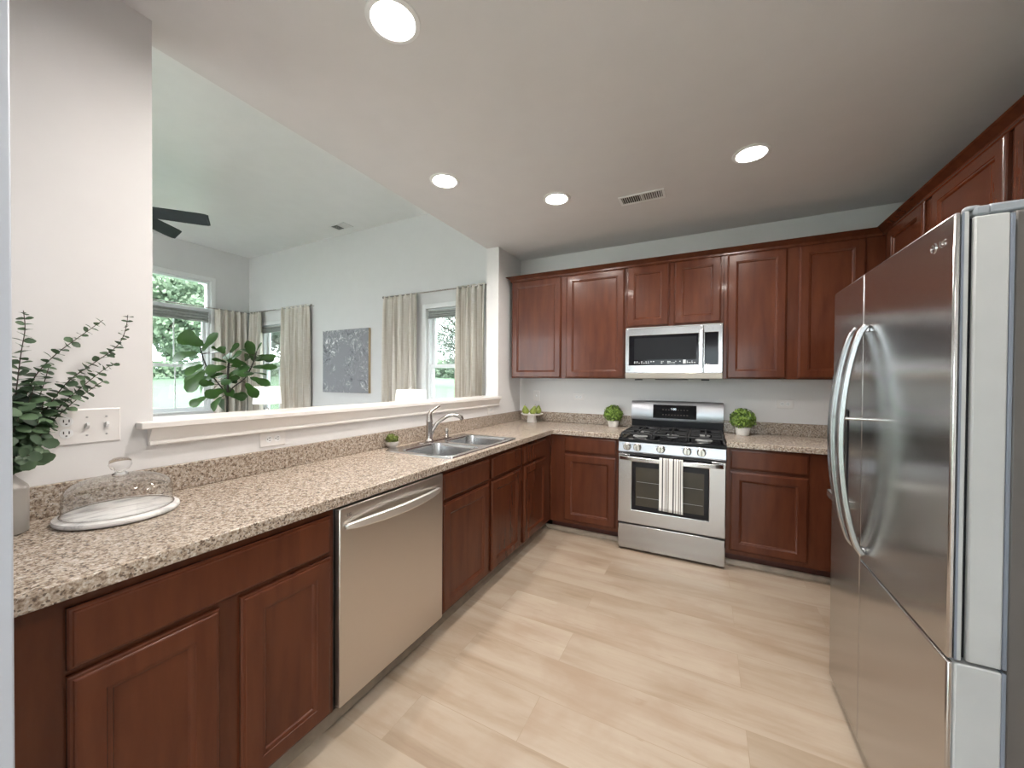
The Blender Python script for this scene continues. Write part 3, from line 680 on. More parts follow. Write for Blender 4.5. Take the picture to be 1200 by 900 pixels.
build('vent_lip', MB().loops([[(x, -.373, 1.418), (x, -.400, 1.417), (x, -.392, 1.374), (x, -.373, 1.370)] for x in (mx0, mx1)]), M['steel_dw'], mw, .002)
mk = MB(); rnd = random.Random(3)
for x0, x1, n in ((1.285, 1.455, 9), (1.50, 1.53, 2), (1.55, 1.655, 7), (1.695, 1.765, 4)):
    for k in range(n):
        xx = x0 + (x1 - x0) * k / n
        for zz in (1.5005, 1.512):
            if rnd.random() < .85: build('button_marking', MB().box(xx, xx + .006 + rnd.random() * .006, -.4026, -.4023, zz, zz + .0055), M['marks'], dm)
build('button_marking', MB().box(1.668, 1.688, -.4026, -.4023, 1.497, 1.527), M['marks'], dm)
text('brand_mark', 'LG', (1.242, -.4026, 1.444), RY, .014, M['dark_print'], dm)
for xx in (1.31, 1.83): build('filter_clip', MB().box(xx - .03, xx + .03, -.33, -.27, 1.358, 1.3678), M['black'], mw, .003)
build('grease_filter', MB().box(1.45, 1.70, -.36, -.15, 1.362, 1.3678), M['black'], mw, .002)

# ------------------------------------------------------------------ refrigerator
FX = 2.340; FY0 = -1.612; FY1 = -2.520; FS = -1.965; FT = 1.742; FL = .708
fr = thing('refrigerator', 'tall stainless steel side by side refrigerator with bowed handles at the right edge', 'refrigerator', (2.78, -2.07, 0))
build('cabinet_body', MB().box(2.4375, 3.18, FY1 + .012, FY0 - .012, .03, 1.735), M['dark_grey'], fr, .006)
build('base_grille', MB().box(2.4295, 2.437, FY1 + .03, FY0 - .03, .012, .06), M['black'], fr, .003)
for yy in (FY1 + .08, FY0 - .08):
    for xx in (2.47, 3.1): build('foot', MB().lathe([(.02, .0005), (.02, .031)], (xx, yy, 0), 12), M['black'], fr)
def skin(y0, y1, z0, z1, holes=()):
    return plate([y0, y1], [z0, z1], list(holes), FX, FX + .012, mapX)
DISP = (-1.82, -1.632, .88, 1.24)
fd = build('freezer_door', plate([FS + .0025, FY0], [.045, FT], [DISP], FX + .0125, 2.428, mapX), M['light_grey'], fr, .004, label='full height freezer door with water dispenser')
build('door_skin', skin(FS + .0025, FY0, .045, FT, [DISP]), M['steel_fridge'], fd, .004)
build('edge_strip', MB().box(FX + .001, 2.428, FS - .001, FS + .002, .045, FT), M['steel_bright'], fd)
build('dispenser_recess', MB().box(FX + .08, FX + .085, DISP[0] + .001, DISP[1] - .001, DISP[2] + .001, DISP[3] - .001), M['black'], fd)
s = MB(); frame4(s, lambda a, d, z: (FX + d, a, z), DISP[0] + .0005, DISP[1] - .0005, DISP[2] + .0005, DISP[3] - .0005, .012, -.003, .03); build('dispenser_bezel', s, M['black'], fd, .002)
build('drip_tray', MB().box(FX - .024, FX + .078, DISP[0] + .004, DISP[1] - .004, .846, .8795), M['steel_bright'], fd, .005)
build('dispenser_nozzle', MB().lathe([(.03, 1.19), (.03, 1.17), (.012, 1.15), (.012, 1.13)], (FX + .045, -1.735, 0), 16), M['grey_plastic'], fd, smooth=40)
ud = build('refrigerator_door', MB().box(2.3726, 2.428, FY1 + .002, FS - .0035, FL + .004, FT - .012), M['light_grey'], fr, .004, label='upper refrigerator door, light grey at its side')
outer = build('outer_door', MB().box(FX + .0125, 2.3645, FY1, FS - .0025, FL + .004, FT + .001), M['light_grey'], ud, .003)
build('door_skin', skin(FY1, FS - .0025, FL + .004, FT + .001), M['steel_fridge'], ud, .004)
build('door_trim', MB().box(FX + .0115, FX + .0155, FY1 - .0012, FY1 + .0008, FL + .006, FT - .001), M['gasket'], ud)
build('inner_gap', MB().box(2.3646, 2.3725, FY1 + .012, FS - .0045, FL + .008, FT - .014), M['black'], ud)
build('door_gasket', MB().box(2.4285, 2.4365, FY1 + .004, FS - .004, FL + .004, FT - .014), M['gasket'], ud, .002)
ld_ = build('convenience_drawer', MB().box(FX + .0125, 2.428, FY1, FS - .0025, .045, FL - .002), M['light_grey'], fr, .004, label='lower refrigerator door under the diagonal seam')
build('door_skin', skin(FY1, FS - .0025, .045, FL - .002), M['steel_fridge'], ld_, .004)
build('door_gasket', MB().box(2.4285, 2.4365, FY1 + .004, FS - .004, .05, FL - .003), M['gasket'], ld_, .002)
def arc_handle(name, y, parent):
    pts = []
    for i in range(33):
        t = i / 32; b = math.sin(PI * t) ** .62; pts.append((FX - .008 - .066 * b, y, .745 + (1.553 - .745) * t))
    h = build(name, MB().ribbon(pts, (0, 1, 0), .040, .020), M['handle_grey'], parent, .005, seg=3)
    for z in (.757, 1.541): build('handle_mount', MB().box(FX - .012, FX - .0005, y - .012, y + .012, z - .012, z + .012), M['steel_bright'], h, .002)
    return h
h1 = arc_handle('door_handle', -2.010, outer); h2 = arc_handle('door_handle', -1.915, fd)
build('latch_button', MB().tube([(FX - .064, -2.012, 1.222), (FX - .001, -2.012, 1.222)], .0055, 12), M['chrome'], outer, smooth=40)
hc = MB(); hc.box(2.372, 2.40, FY1 + .004, FY1 + .04, FT - .0115, FT + .012); hc.box(2.40, 2.60, FY1 + .018, FY1 + .075, FT - .006, FT + .018); hc.box(2.36, 2.385, FY1 + .006, FY1 + .03, FT + .0015, FT + .015)
build('hinge_cover', hc, M['grey_plastic'], fr, .006)
hc = MB(); hc.box(2.37, 2.60, FY0 - .08, FY0 - .02, FT + .001, FT + .02); build('hinge_cover', hc, M['grey_plastic'], fr, .006)
# emblem: round face mark plus letters
em = MB().lathe([(.0105, 0), (.0128, 0), (.0128, -.001), (.0105, -.001)], (FX - .0006, -2.430, 1.688), 28, 'x', cap=False)
eb = build('emblem', MB().loops([[(FX - .0018 if k else FX - .0004, -2.430 + r * math.cos(a * PI / 14), 1.688 + r * math.sin(a * PI / 14)) for a in range(28)] for k, r in ((0, .0135), (1, .0135), (1, .0105), (0, .0105))], False, False), M['chrome'], outer)
e2 = MB(); e2.box(FX - .0018, FX - .0003, -2.4315, -2.4285, 1.684, 1.695); e2.box(FX - .0018, FX - .0003, -2.4375, -2.4285, 1.682, 1.6845); e2.box(FX - .0018, FX - .0003, -2.426, -2.423, 1.690, 1.693)
build('emblem_face', e2, M['chrome'], eb)
text('brand_mark', 'LG', (FX - .0010, -2.470, 1.687), RXN, .024, M['chrome'], outer)

# ------------------------------------------------------------------ ceiling fittings
def can_light(x, y, label):
    r = thing('recessed_light', label, 'ceiling light', (x, y, H), 'recessed lights in the kitchen ceiling')
    build('trim_ring', MB().loops([[(x + q * math.cos(2 * PI * k / 40), y + q * math.sin(2 * PI * k / 40), z) for k in range(40)] for q, z in ((.098, H - .0005), (.096, H - .004), (.080, H - .007), (.072, H - .0005))], False, False), M['white'], r, smooth=40)
    build('lens', MB().lathe([(.0, H - .003), (.073, H - .003)], (x, y, 0), 32), M['lamp_disc'], r)
    l = light('bulb', 'AREA', (0, 0, -.012), CAN_POWER, CAN_COL, .13, parent=r, shape='DISK'); l.data.spread = math.radians(165)
can_light(.280, -1.735, 'round recessed light nearest the pass-through opening')
can_light(.858, -1.172, 'round recessed light in the middle, left of the ceiling vent')
can_light(2.055, -1.180, 'round recessed light on the right, above the range and refrigerator gap')
can_light(.80, -2.72, 'round recessed light in the foreground at the top of the photo')
can_light(2.05, -2.90, 'round recessed light overhead beside the camera, in front of the refrigerator')
can_light(1.4, -4.9, 'round recessed light behind the camera')
def vent(x0, x1, y0, y1, z, label, mat=M['white'], nf=2):
    r = thing('ceiling_vent', label, 'vent', ((x0 + x1) / 2, (y0 + y1) / 2, z))
    b_ = .018; s = MB(); s.grid([x0, x0 + b_, (x0 + x1) / 2 - .006, (x0 + x1) / 2 + .006, x1 - b_, x1], [y0, y0 + b_, y1 - b_, y1], lambda u, w: not (y0 + b_ < w < y1 - b_ and (x0 + b_ < u < (x0 + x1) / 2 - .006 or (x0 + x1) / 2 + .006 < u < x1 - b_)), z - .008, z - .0005, mapZ); build('frame', s, mat, r, .002)
    build('duct', MB().box(x0 + b_, x1 - b_, y0 + b_, y1 - b_, z - .0018, z - .0006), M['slot'], r)
    for h in range(2):
        a = x0 + b_ if h == 0 else (x0 + x1) / 2 + .006; e = (x0 + x1) / 2 - .006 if h == 0 else x1 - b_; n = 9; s = MB()
        for k in range(n):
            xc = a + (e - a) * (k + .5) / n; t = .0025 * (1 if h else -1); s.loops([[(xc - .001 - t, y, z - .0075), (xc + .0004 - t, y, z - .0075), (xc + .001 + t, y, z - .0035), (xc - .0004 + t, y, z - .0035)] for y in (y0 + b_, y1 - b_)])
        build('louvre', s, mat, r)
vent(1.258, 1.568, -.995, -.855, H, 'white louvred vent in the kitchen ceiling between two recessed lights')
vent(-2.79, -2.50, -.31, -.14, HG, 'small white vent in the great room ceiling seen through the pass-through')

# ------------------------------------------------------------------ wall plates
def outlet_h(mb, sl, f, a, z, vertical=False):
    # one duplex body with slots; local f(a,d,z), d negative towards the room
    for s_ in (-1, 1):
        ca, cz = (a + s_ * .019, z) if not vertical else (a, z + s_ * .019)
        L = []
        for dd in (-.0052, -.0068): L.append([f(ca + (.0155 if True else 0) * math.cos(t * PI / 8) * (1 if not vertical else 1), dd, cz + .0155 * math.sin(t * PI / 8)) for t in range(16)])
        mb.loops(L)
        for q in (-.006, .006):
            if vertical: lbox(sl, f, ca + q - .0012, ca + q + .0012, -.0078, -.0069, cz - .002, cz + .007)
            else: lbox(sl, f, ca - .002, ca + .007, -.0078, -.0069, cz + q - .0012, cz + q + .0012)
        if vertical: lbox(sl, f, ca - .002, ca + .002, -.0078, -.0069, cz - .010, cz - .006)
        else: lbox(sl, f, ca - .010, ca - .006, -.0078, -.0069, cz - .002, cz + .002)
def wall_plate(name, label, cat, kind, face, a0, a1, z0, z1, items):
    f = cmap(kind, face); r = thing(name, label, cat, f((a0 + a1) / 2, 0, (z0 + z1) / 2))
    s = MB(); L = [[f(a0 + i, -d, z0 + i), f(a1 - i, -d, z0 + i), f(a1 - i, -d, z1 - i), f(a0 + i, -d, z1 - i)] for i, d in ((0, .0004), (0, .003), (.003, .005))]
    build('cover_plate', s.loops(L), M['plate'], r, smooth=20)
    for it in items:
        if it[0] == 'o':
            b_, sl = MB(), MB(); outlet_h(b_, sl, f, it[1], it[2], it[3]); ob = build('receptacle', b_, M['white'], r, smooth=40); build('slot', sl, M['slot'], ob)
        else:
            b_ = MB(); lbox(b_, f, it[1] - .006, it[1] + .006, -.0058, -.0051, it[2] - .013, it[2] + .013); ob = build('toggle_frame', b_, M['plate'], r)
            b_ = MB(); p = it[2]; b_.loops([[f(it[1] - w, -d, p + h - t), f(it[1] + w, -d, p + h - t), f(it[1] + w, -d, p + h + t), f(it[1] - w, -d, p + h + t)] for d, h, w, t in ((.0058, 0, .0045, .008), (.018, .008, .0035, .005))]); build('toggle', b_, M['white'], r)
            sc_ = MB()
            for q in (-.030, .030): sc_.lathe([(.003, 0), (.003, .0012), (0, .0016)], f(it[1], -.0051, it[2] + q), 10, 'x')
            build('screw', sc_, M['light_grey'], r)
wall_plate('switch_plate', 'white three gang plate with outlet and two toggle switches behind the eucalyptus', 'switch plate', 'x+', 0, -3.377, -3.212, 1.131, 1.246, [('o', -3.339, 1.1885, True), ('t', -3.293, 1.1885), ('t', -3.247, 1.1885)])
wall_plate('wall_outlet', 'white horizontal outlet under the pass-through ledge above the left backsplash', 'outlet', 'x+', 0, -2.746, -2.627, 1.030, 1.0995, [('o', -2.6865, 1.0648, False)])
wall_plate('wall_outlet', 'white outlet just under the far end of the ledge, left wall', 'outlet', 'x+', 0, -.70, -.585, 1.026, 1.0965, [('o', -.6425, 1.061, False)])
wall_plate('switch_plate', 'white switch plate near the corner above the pears', 'switch plate', 'y-', 0, .165, .237, 1.125, 1.238, [('t', .201, 1.1815)])
wall_plate('wall_outlet', 'white horizontal outlet on the back wall between the pears and the range', 'outlet', 'y-', 0, .612, .732, 1.147, 1.217, [('o', .672, 1.182, False)])
wall_plate('wall_outlet', 'white horizontal outlet on the back wall beside the refrigerator', 'outlet', 'y-', 0, 2.353, 2.470, 1.136, 1.206, [('o', 2.4115, 1.171, False)])

# ------------------------------------------------------------------ countertop items
ZC = .9156
vx, vy = .112, -3.492
vs = thing('stoneware_vase', 'grey stoneware bottle vase holding eucalyptus at the left end of the counter', 'vase', (vx, vy, ZC))
build('vessel', MB().lathe([(0, ZC), (.053, ZC), (.057, ZC + .004), (.058, ZC + .122), (.0565, ZC + .128), (.054, ZC + .132), (.034, ZC + .158), (.030, ZC + .165), (.030, ZC + .186), (.033, ZC + .190), (.030, ZC + .191), (.026, ZC + .186), (.025, ZC + .16), (.03, ZC + .15), (0, ZC + .02)], (vx, vy, 0), 40, cap=False), M['vase'], vs, smooth=35)
STEMS = [[(.12, -3.451, 1.095), (0.117, -3.457, 1.307), (0.114, -3.447, 1.427), (0.111, -3.438, 1.489), (0.108, -3.442, 1.544)],
 [(0.12, -3.449, 1.094), (0.117, -3.437, 1.33), (0.114, -3.392, 1.411), (0.111, -3.331, 1.481), (0.108, -3.28, 1.539)],
 [(0.12, -3.446, 1.094), (0.117, -3.393, 1.28), (0.114, -3.359, 1.343), (0.111, -3.304, 1.397), (0.108, -3.245, 1.456), (0.105, -3.227, 1.515), (0.102, -3.222, 1.565)],
 [(0.12, -3.445, 1.093), (0.117, -3.377, 1.266), (0.114, -3.324, 1.33), (0.111, -3.276, 1.385), (0.108, -3.251, 1.4)],
 [(0.12, -3.445, 1.093), (0.117, -3.369, 1.253), (0.114, -3.324, 1.303), (0.111, -3.285, 1.338)],
 [(0.12, -3.448, 1.094), (0.117, -3.417, 1.281), (0.114, -3.397, 1.38)]]
STEMS += [[(.115, -3.47, 1.1), (.14, -3.44, 1.18), (.16, -3.425, 1.23)], [(.115, -3.475, 1.1), (.15, -3.47, 1.19), (.18, -3.46, 1.26)], [(.115, -3.48, 1.1), (.10, -3.50, 1.22), (.09, -3.515, 1.34)],
          [(.115, -3.47, 1.1), (.15, -3.44, 1.15), (.18, -3.42, 1.17)], [(.115, -3.47, 1.1), (.12, -3.42, 1.20), (.13, -3.41, 1.28)], [(.11, -3.47, 1.1), (.13, -3.45, 1.22), (.15, -3.43, 1.33)],
  [(.115, -3.48, 1.1), (.17, -3.50, 1.16), (.21, -3.50, 1.20)], [(.115, -3.48, 1.1), (.16, -3.44, 1.13), (.19, -3.435, 1.12)], [(.115, -3.47, 1.1), (.14, -3.47, 1.2), (.15, -3.47, 1.30)], [(.115, -3.47, 1.1), (.15, -3.43, 1.17), (.15, -3.405, 1.21)], [(.115, -3.48, 1.1), (.18, -3.47, 1.14), (.22, -3.45, 1.14)], [(.115, -3.47, 1.1), (.13, -3.42, 1.14), (.14, -3.425, 1.14)]]
def resample(pts, step):
    pts = [Vector(p) for p in pts]; out = [pts[0]]; acc = 0
    for i in range(3):   # chaikin smoothing
        q = [pts[0]]
        for a, b in zip(pts, pts[1:]): q += [a * .75 + b * .25, a * .25 + b * .75]
        pts = q + [pts[-1]]
    for a, b in zip(pts, pts[1:]):
        L_ = (b - a).length; d = 0
        while acc + (L_ - d) >= step: d += step - acc; out.append(a + (b - a) * (d / L_)); acc = 0
        acc += L_ - d
    return out
eu = thing('eucalyptus_bunch', 'tall eucalyptus branches with round grey green leaves standing in the grey vase', 'eucalyptus', (vx, vy, ZC + .165))
rnd = random.Random(5); roundl = ((0, .15), (.2, .72), (.5, 1), (.8, .78), (1, .2))
for si, st in enumerate(STEMS):
    st = [(vx, vy, ZC + .150)] + [(vx + (st[0][0] - vx) * .6, vy + max(-.02, min(.02, (st[0][1] - vy) * .5)), ZC + .192)] + list(st[1:])
    pts = resample(st, .008); n = len(pts)
    stem = build('stem', MB().tube(pts, [.0019 - .0010 * i / n for i in range(n)], 5), M['stem'], eu)
    lf = MB(); k = 0
    start = 9 if si < 6 else 4
    for i in range(start, n, 2):
        t = i / n; d = (pts[min(i + 1, n - 1)] - pts[i - 1]).normalized(); u = d.orthogonal().normalized(); u = (Matrix.Rotation(k * PI / 2 + rnd.uniform(-.6, .6), 3, d) @ u); k += 1
        ln = (.034 if si >= 6 else .028 if t < .45 else .028 - .012 * (t - .45) / .55) * rnd.uniform(.8, 1.15)
        for sg in (1, -1):
            dd = (u * sg + d * rnd.uniform(.1, .6) + Vector((0, 0, rnd.uniform(-.2, .2)))).normalized()
            if pts[i].x + dd.x * ln < .008: dd.x = abs(dd.x) * .3
            nn = d + Vector((rnd.uniform(0, 1.2), rnd.uniform(-1.0, .3), rnd.uniform(-.4, .6)))
            lf.leaf(pts[i], dd, nn, ln, ln * .92, .08, roundl)
    build('leaves', lf, M['euca'], stem, smooth=60, kind='stuff')

cd = thing('cake_stand_board', 'round white marble board under the glass dome on the left counter', 'board', (.18, -3.265, ZC))
build('board', MB().lathe([(0, ZC), (.132, ZC), (.141, ZC + .004), (.143, ZC + .010), (.141, ZC + .016), (.134, ZC + .019), (0, ZC + .019)], (.18, -3.265, 0), 64), M['marble'], cd, smooth=35)
zb = ZC + .0195
dg = thing('glass_dome', 'clear glass dome with round knob covering the marble board', 'cake dome', (.18, -3.265, zb))
outp = [(.127, 0), (.1265, .004), (.1245, .010)] + [(.1245 - .122 * (1 - math.cos(a * PI / 40)) ** 1.25, .042 + .066 * math.sin(a * PI / 40) ** .85) for a in range(0, 21)]
build('cover', MB().lathe([(r, zb + h) for r, h in outp], (.18, -3.265, 0), 72, cap=False), M['dome_glass'], dg, smooth=60)
build('rim', MB().loops([[(.18 + (R_ + rr * math.cos(b_ * PI / 4)) * math.cos(a * 2 * PI / 64), -3.265 + (R_ + rr * math.cos(b_ * PI / 4)) * math.sin(a * 2 * PI / 64), zb + .0028 + rr * math.sin(b_ * PI / 4)) for a in range(64)] for R_, rr in ((.126, .0025),) for b_ in range(9)], False, False), M['glass'], dg, smooth=60)
build('knob', MB().lathe([(.0, zb + .1072), (.019, zb + .1082), (.020, zb + .111), (.012, zb + .116), (.011, zb + .120), (.021, zb + .126), (.027, zb + .139), (.025, zb + .153), (.015, zb + .162), (0, zb + .164)], (.18, -3.265, 0), 32, cap=False), M['glass'], dg, smooth=50)

def leaf_ball(c, r, n, ln, seed, mat, name, parent, sz=1.0, low=-.55):
    rn = random.Random(seed); s = MB()
    for i in range(n):
        z = rn.uniform(low, 1); a = rn.uniform(0, 2 * PI); q = math.sqrt(max(0, 1 - z * z)); d = Vector((q * math.cos(a), q * math.sin(a), z)); p = Vector(c) + Vector((d.x * r, d.y * r, d.z * r * sz)) * rn.uniform(.72, .97)
        t = Vector((rn.uniform(-1, 1), rn.uniform(-1, 1), rn.uniform(-1, 1))); t = (t - d * t.dot(d) * .6).normalized()
        s.leaf(p, t + d * .5, d, ln * rn.uniform(.7, 1.2), ln * .8, .2)
    s.ball(c, r * .62, 8, sz=sz)
    return build(name, s, mat, parent, smooth=60, kind='stuff', recalc=False)
def topiary(x, y, rp, hp, rb, seed, label):
    r = thing('potted_topiary', label, 'potted plant', (x, y, ZC), 'boxwood balls beside the range')
    build('pot', MB().lathe([(0, ZC), (rp * .78, ZC), (rp * .82, ZC + .003), (rp, ZC + hp), (rp * .9, ZC + hp), (rp * .85, ZC + hp - .008), (0, ZC + hp - .012)], (x, y, 0), 28, cap=False), M['pot'], r, smooth=35)
    leaf_ball((x, y, ZC + hp + rb * .72), rb, 950, .0165, seed, M['topiary'], 'foliage', r, .95, -.7)
topiary(1.055, -.135, .053, .056, .088, 1, 'round boxwood topiary in a white pot left of the range')
topiary(2.105, -.160, .056, .062, .094, 2, 'round boxwood topiary in a white pot right of the range')
sp = thing('succulent_bowl', 'small green succulent in a grey footed bowl beside the sink', 'potted plant', (.068, -1.985, ZC))
build('bowl', MB().lathe([(0, ZC), (.022, ZC), (.024, ZC + .006), (.030, ZC + .010), (.040, ZC + .028), (.041, ZC + .042), (.037, ZC + .042), (.034, ZC + .032), (0, ZC + .030)], (.068, -1.985, 0), 28, cap=False), M['greypot'], sp, smooth=35)
leaf_ball((.068, -1.985, ZC + .056), .031, 130, .018, 7, M['succ'], 'foliage', sp, .95, -.4)
# pear stand
px_, py_ = .225, -.175
ps = thing('pedestal_stand', 'small white ceramic pedestal stand in the back left corner', 'pedestal stand', (px_, py_, ZC))
build('foot', MB().loops([rrect(px_ - a, px_ + a, py_ - a, py_ + a, .008, z) for a, z in ((.040, ZC), (.040, ZC + .006), (.034, ZC + .068), (.034, ZC + .074))]), M['ceramic'], ps, smooth=35)
build('plate', MB().lathe([(0, ZC + .0745), (.09, ZC + .0745), (.113, ZC + .085), (.115, ZC + .092), (.110, ZC + .093), (.088, ZC + .083), (0, ZC + .083)], (px_, py_, 0), 48, cap=False), M['ceramic'], ps, smooth=35)
zp = ZC + .0835
def pear(x, y, lean, label):
    r = thing('pear', label, 'pear', (x, y, zp), 'pears on the pedestal stand')
    prof = [(0, 0), (.018, .001), (.032, .012), (.0375, .030), (.034, .048), (.024, .062), (.016, .074), (.011, .083), (.005, .088), (0, .0875)]
    L = []
    for rr, h in prof: L.append([(x + lean * h * h * 6 + rr * math.cos(2 * PI * k / 20), y + rr * math.sin(2 * PI * k / 20), zp + .0005 + h) for k in range(20)])
    build('fruit', MB().loops(L, False, False), M['pear'], r, smooth=60)
    tx = x + lean * .087 ** 2 * 6; build('stem', MB().tube([(tx, y, zp + .084), (tx + .002, y, zp + .095), (tx + .007, y, zp + .104)], .0015, 6), M['stem'], r)
pear(.175, -.220, -.3, 'green pear on the left side of the white pedestal stand')
pear(.243, -.192, .5, 'green pear in the middle of the white pedestal stand')
pear(.268, -.118, .2, 'green pear on the right side of the white pedestal stand')

# ------------------------------------------------------------------ great room
def curtain(label, kind, face, a0, a1, z0, z1, folds, seed):
    f = (lambda a, d, z: (a, face - d, z)) if kind == 'y' else (lambda a, d, z: (face + d, a, z))
    rn = random.Random(seed); n = folds * 8; ph = rn.uniform(0, 6); L = []
    p = f((a0 + a1) / 2, .07, z0); o_ = (p[0], p[1], p[2]); rows = [z1, z1 - .06, z1 - .12, z1 - .5, (z0 + z1) / 2, z0 + .4, z0]
    amps = [.012, .022, .028, .040, .046, .048, .050]
    for z, am in zip(rows, amps):
        L.append([f(a0 + (a1 - a0) * (i / n) + .008 * math.sin(i * 1.3 + z * 2 + ph), .075 + am * math.sin(2 * PI * folds * i / n + ph + .25 * math.sin(z * 3 + i * .2)), z) for i in range(n + 1)])
    return tag(build('curtain', MB().loops(L, False, False, closed=False), M['linen'], smooth=70, origin=o_, solid=.003), label, 'curtain', 'linen curtain panels')
def rod(label, kind, face, a0, a1, z):
    f = (lambda a, d, z: (a, face - d, z)) if kind == 'y' else (lambda a, d, z: (face + d, a, z))
    r = thing('curtain_rod', label, 'curtain rod', f((a0 + a1) / 2, .075, z))
    build('pole', MB().tube([f(a0, .075, z), f(a1, .075, z)], .009, 10), M['nickel'], r, smooth=50)
    for a in (a0, a1): build('finial', MB().ball(f(a, .075, z), .017, 8), M['nickel'], r, smooth=60)
    s = MB()
    for a in (a0 + .03, a1 - .03): s.tube([f(a, .005, z), f(a, .066, z)], .006, 8)
    build('bracket', s, M['nickel'], r)
ZR = 2.415
rod('thin curtain rod over the left window on the great room back wall', 'y', 0, -5.08, -3.50, 2.47)
curtain('linen curtain panel in the far corner, left of the narrow back window', 'y', 0, -5.10, -4.80, .03, 2.47, 4, 1)
curtain('shade-streaked linen curtain panel right of the narrow back window, behind the table lamp', 'y', 0, -4.24, -3.56, .03, 2.49, 6, 2)
rod('thin curtain rod over the back window nearest the kitchen', 'y', 0, -2.00, -.36, 2.44)
curtain('linen curtain panel right of the grey painting, left side of its window', 'y', 0, -1.98, -1.42, .03, 2.45, 6, 3)
curtain('linen curtain panel next to the kitchen wall, right side of its window', 'y', 0, -.80, -.42, .03, 2.46, 5, 4)
rod('curtain rod over the large left window', 'x', XF, -2.75, -.03, 2.47)
curtain('pale linen curtain panel between the large window and the room corner', 'x', XF, -.56, -.07, .03, 2.48, 5, 5)
def roman(label, kind, face, a0, a1, z0, z1, n=3):
    f = (lambda a, d, z: (a, face - d, z)) if kind == 'y' else (lambda a, d, z: (face + d, a, z))
    r = thing('roman_shade', label, 'window shade', f((a0 + a1) / 2, .0, z1)); s = MB()
    lbox(s, f, a0, a1, -.025, .02, z1 - .02, z1); build('head_rail', s, M['shade_fabric'], r, .003)
    L = []; P_ = []
    for k in range(n): zt = z1 - .02 - (z1 - z0 - .02) * k / n; P_ += [(.005, zt), (.022 + .005 * k, zt - (z1 - z0) / n * .5), (.018 + .005 * k, zt - (z1 - z0) / n * .9)]
    P_ += [(.0, z0)]
    for a in (a0, a1): L.append([f(a, d - .01, z) for d, z in P_] + [f(a, -.022, z0), f(a, -.022, z1 - .02)])
    build('fabric', MB().loops(L), M['shade_fabric'], r)
roman('grey roman shade pulled up in the large left window', 'x', XF, WINF[0] + .04, WINF[1] - .035, 2.245, 2.405)
roman('grey roman shade pulled up in the narrow back window', 'y', 0, WIN1[0] + .035, WIN1[1] - .035, 2.12, 2.22)
roman('grey roman shade pulled up in the window nearest the kitchen', 'y', 0, WIN2[0] + .035, WIN2[1] - .035, 2.12, 2.22)
# art
ar = thing('canvas_painting', 'grey abstract canvas painting on the great room back wall between the curtains', 'painting', (-2.785, 0, 1.155))
build('canvas', MB().box(-3.262, -2.312, -.049, -.044, 1.155, 2.062), M['art'], ar)
build('stretcher', MB().box(-3.262, -2.312, -.0438, -.005, 1.155, 2.062), M['tan'], ar)
# lamps on side tables
def lamp(x, y, label, tl):
    t = thing('side_table', tl, 'table', (x, y, 0), 'round side tables under the lamps')
    build('table_top', MB().lathe([(0, .58), (.235, .58), (.24, .585), (.24, .60), (.235, .605), (0, .605)], (x, y, 0), 40), M['white'], t, smooth=35)
    build('pedestal', MB().lathe([(.0, .0006), (.15, .0006), (.15, .012), (.03, .03), (.022, .30), (.035, .56), (.06, .5795), (0, .5796)], (x, y, 0), 24), M['white'], t, smooth=35)
    r = thing('table_lamp', label, 'lamp', (x, y, .6055)); z = .6055
    build('base', MB().lathe([(0, z), (.065, z), (.065, z + .012), (.03, z + .03), (.055, z + .09), (.07, z + .15), (.055, z + .22), (.025, z + .27), (.018, z + .30), (.03, z + .31), (0, z + .31)], (x, y, 0), 28), M['chrome'], r, smooth=40)
    build('harp', MB().tube([(x, y, z + .3105), (x, y, 1.262)], .004, 8), M['nickel'], r)
    build('lamp_shade', MB().lathe([(.185, .975), (.165, 1.232), (.1635, 1.232), (.1835, .975), (.185, .975)], (x, y, 0), 40, cap=False), M['lampshade'], r, smooth=40)
    build('finial', MB().ball((x, y, 1.268), .008, 6), M['nickel'], r)
lamp(-4.02, -.42, 'table lamp with glowing white drum shade beside the fiddle leaf fig', 'white pedestal side table under the lamp beside the fiddle leaf fig')
lamp(-1.20, -.42, 'table lamp with glowing white drum shade in front of the window nearest the kitchen', 'white pedestal side table under the lamp nearest the kitchen')
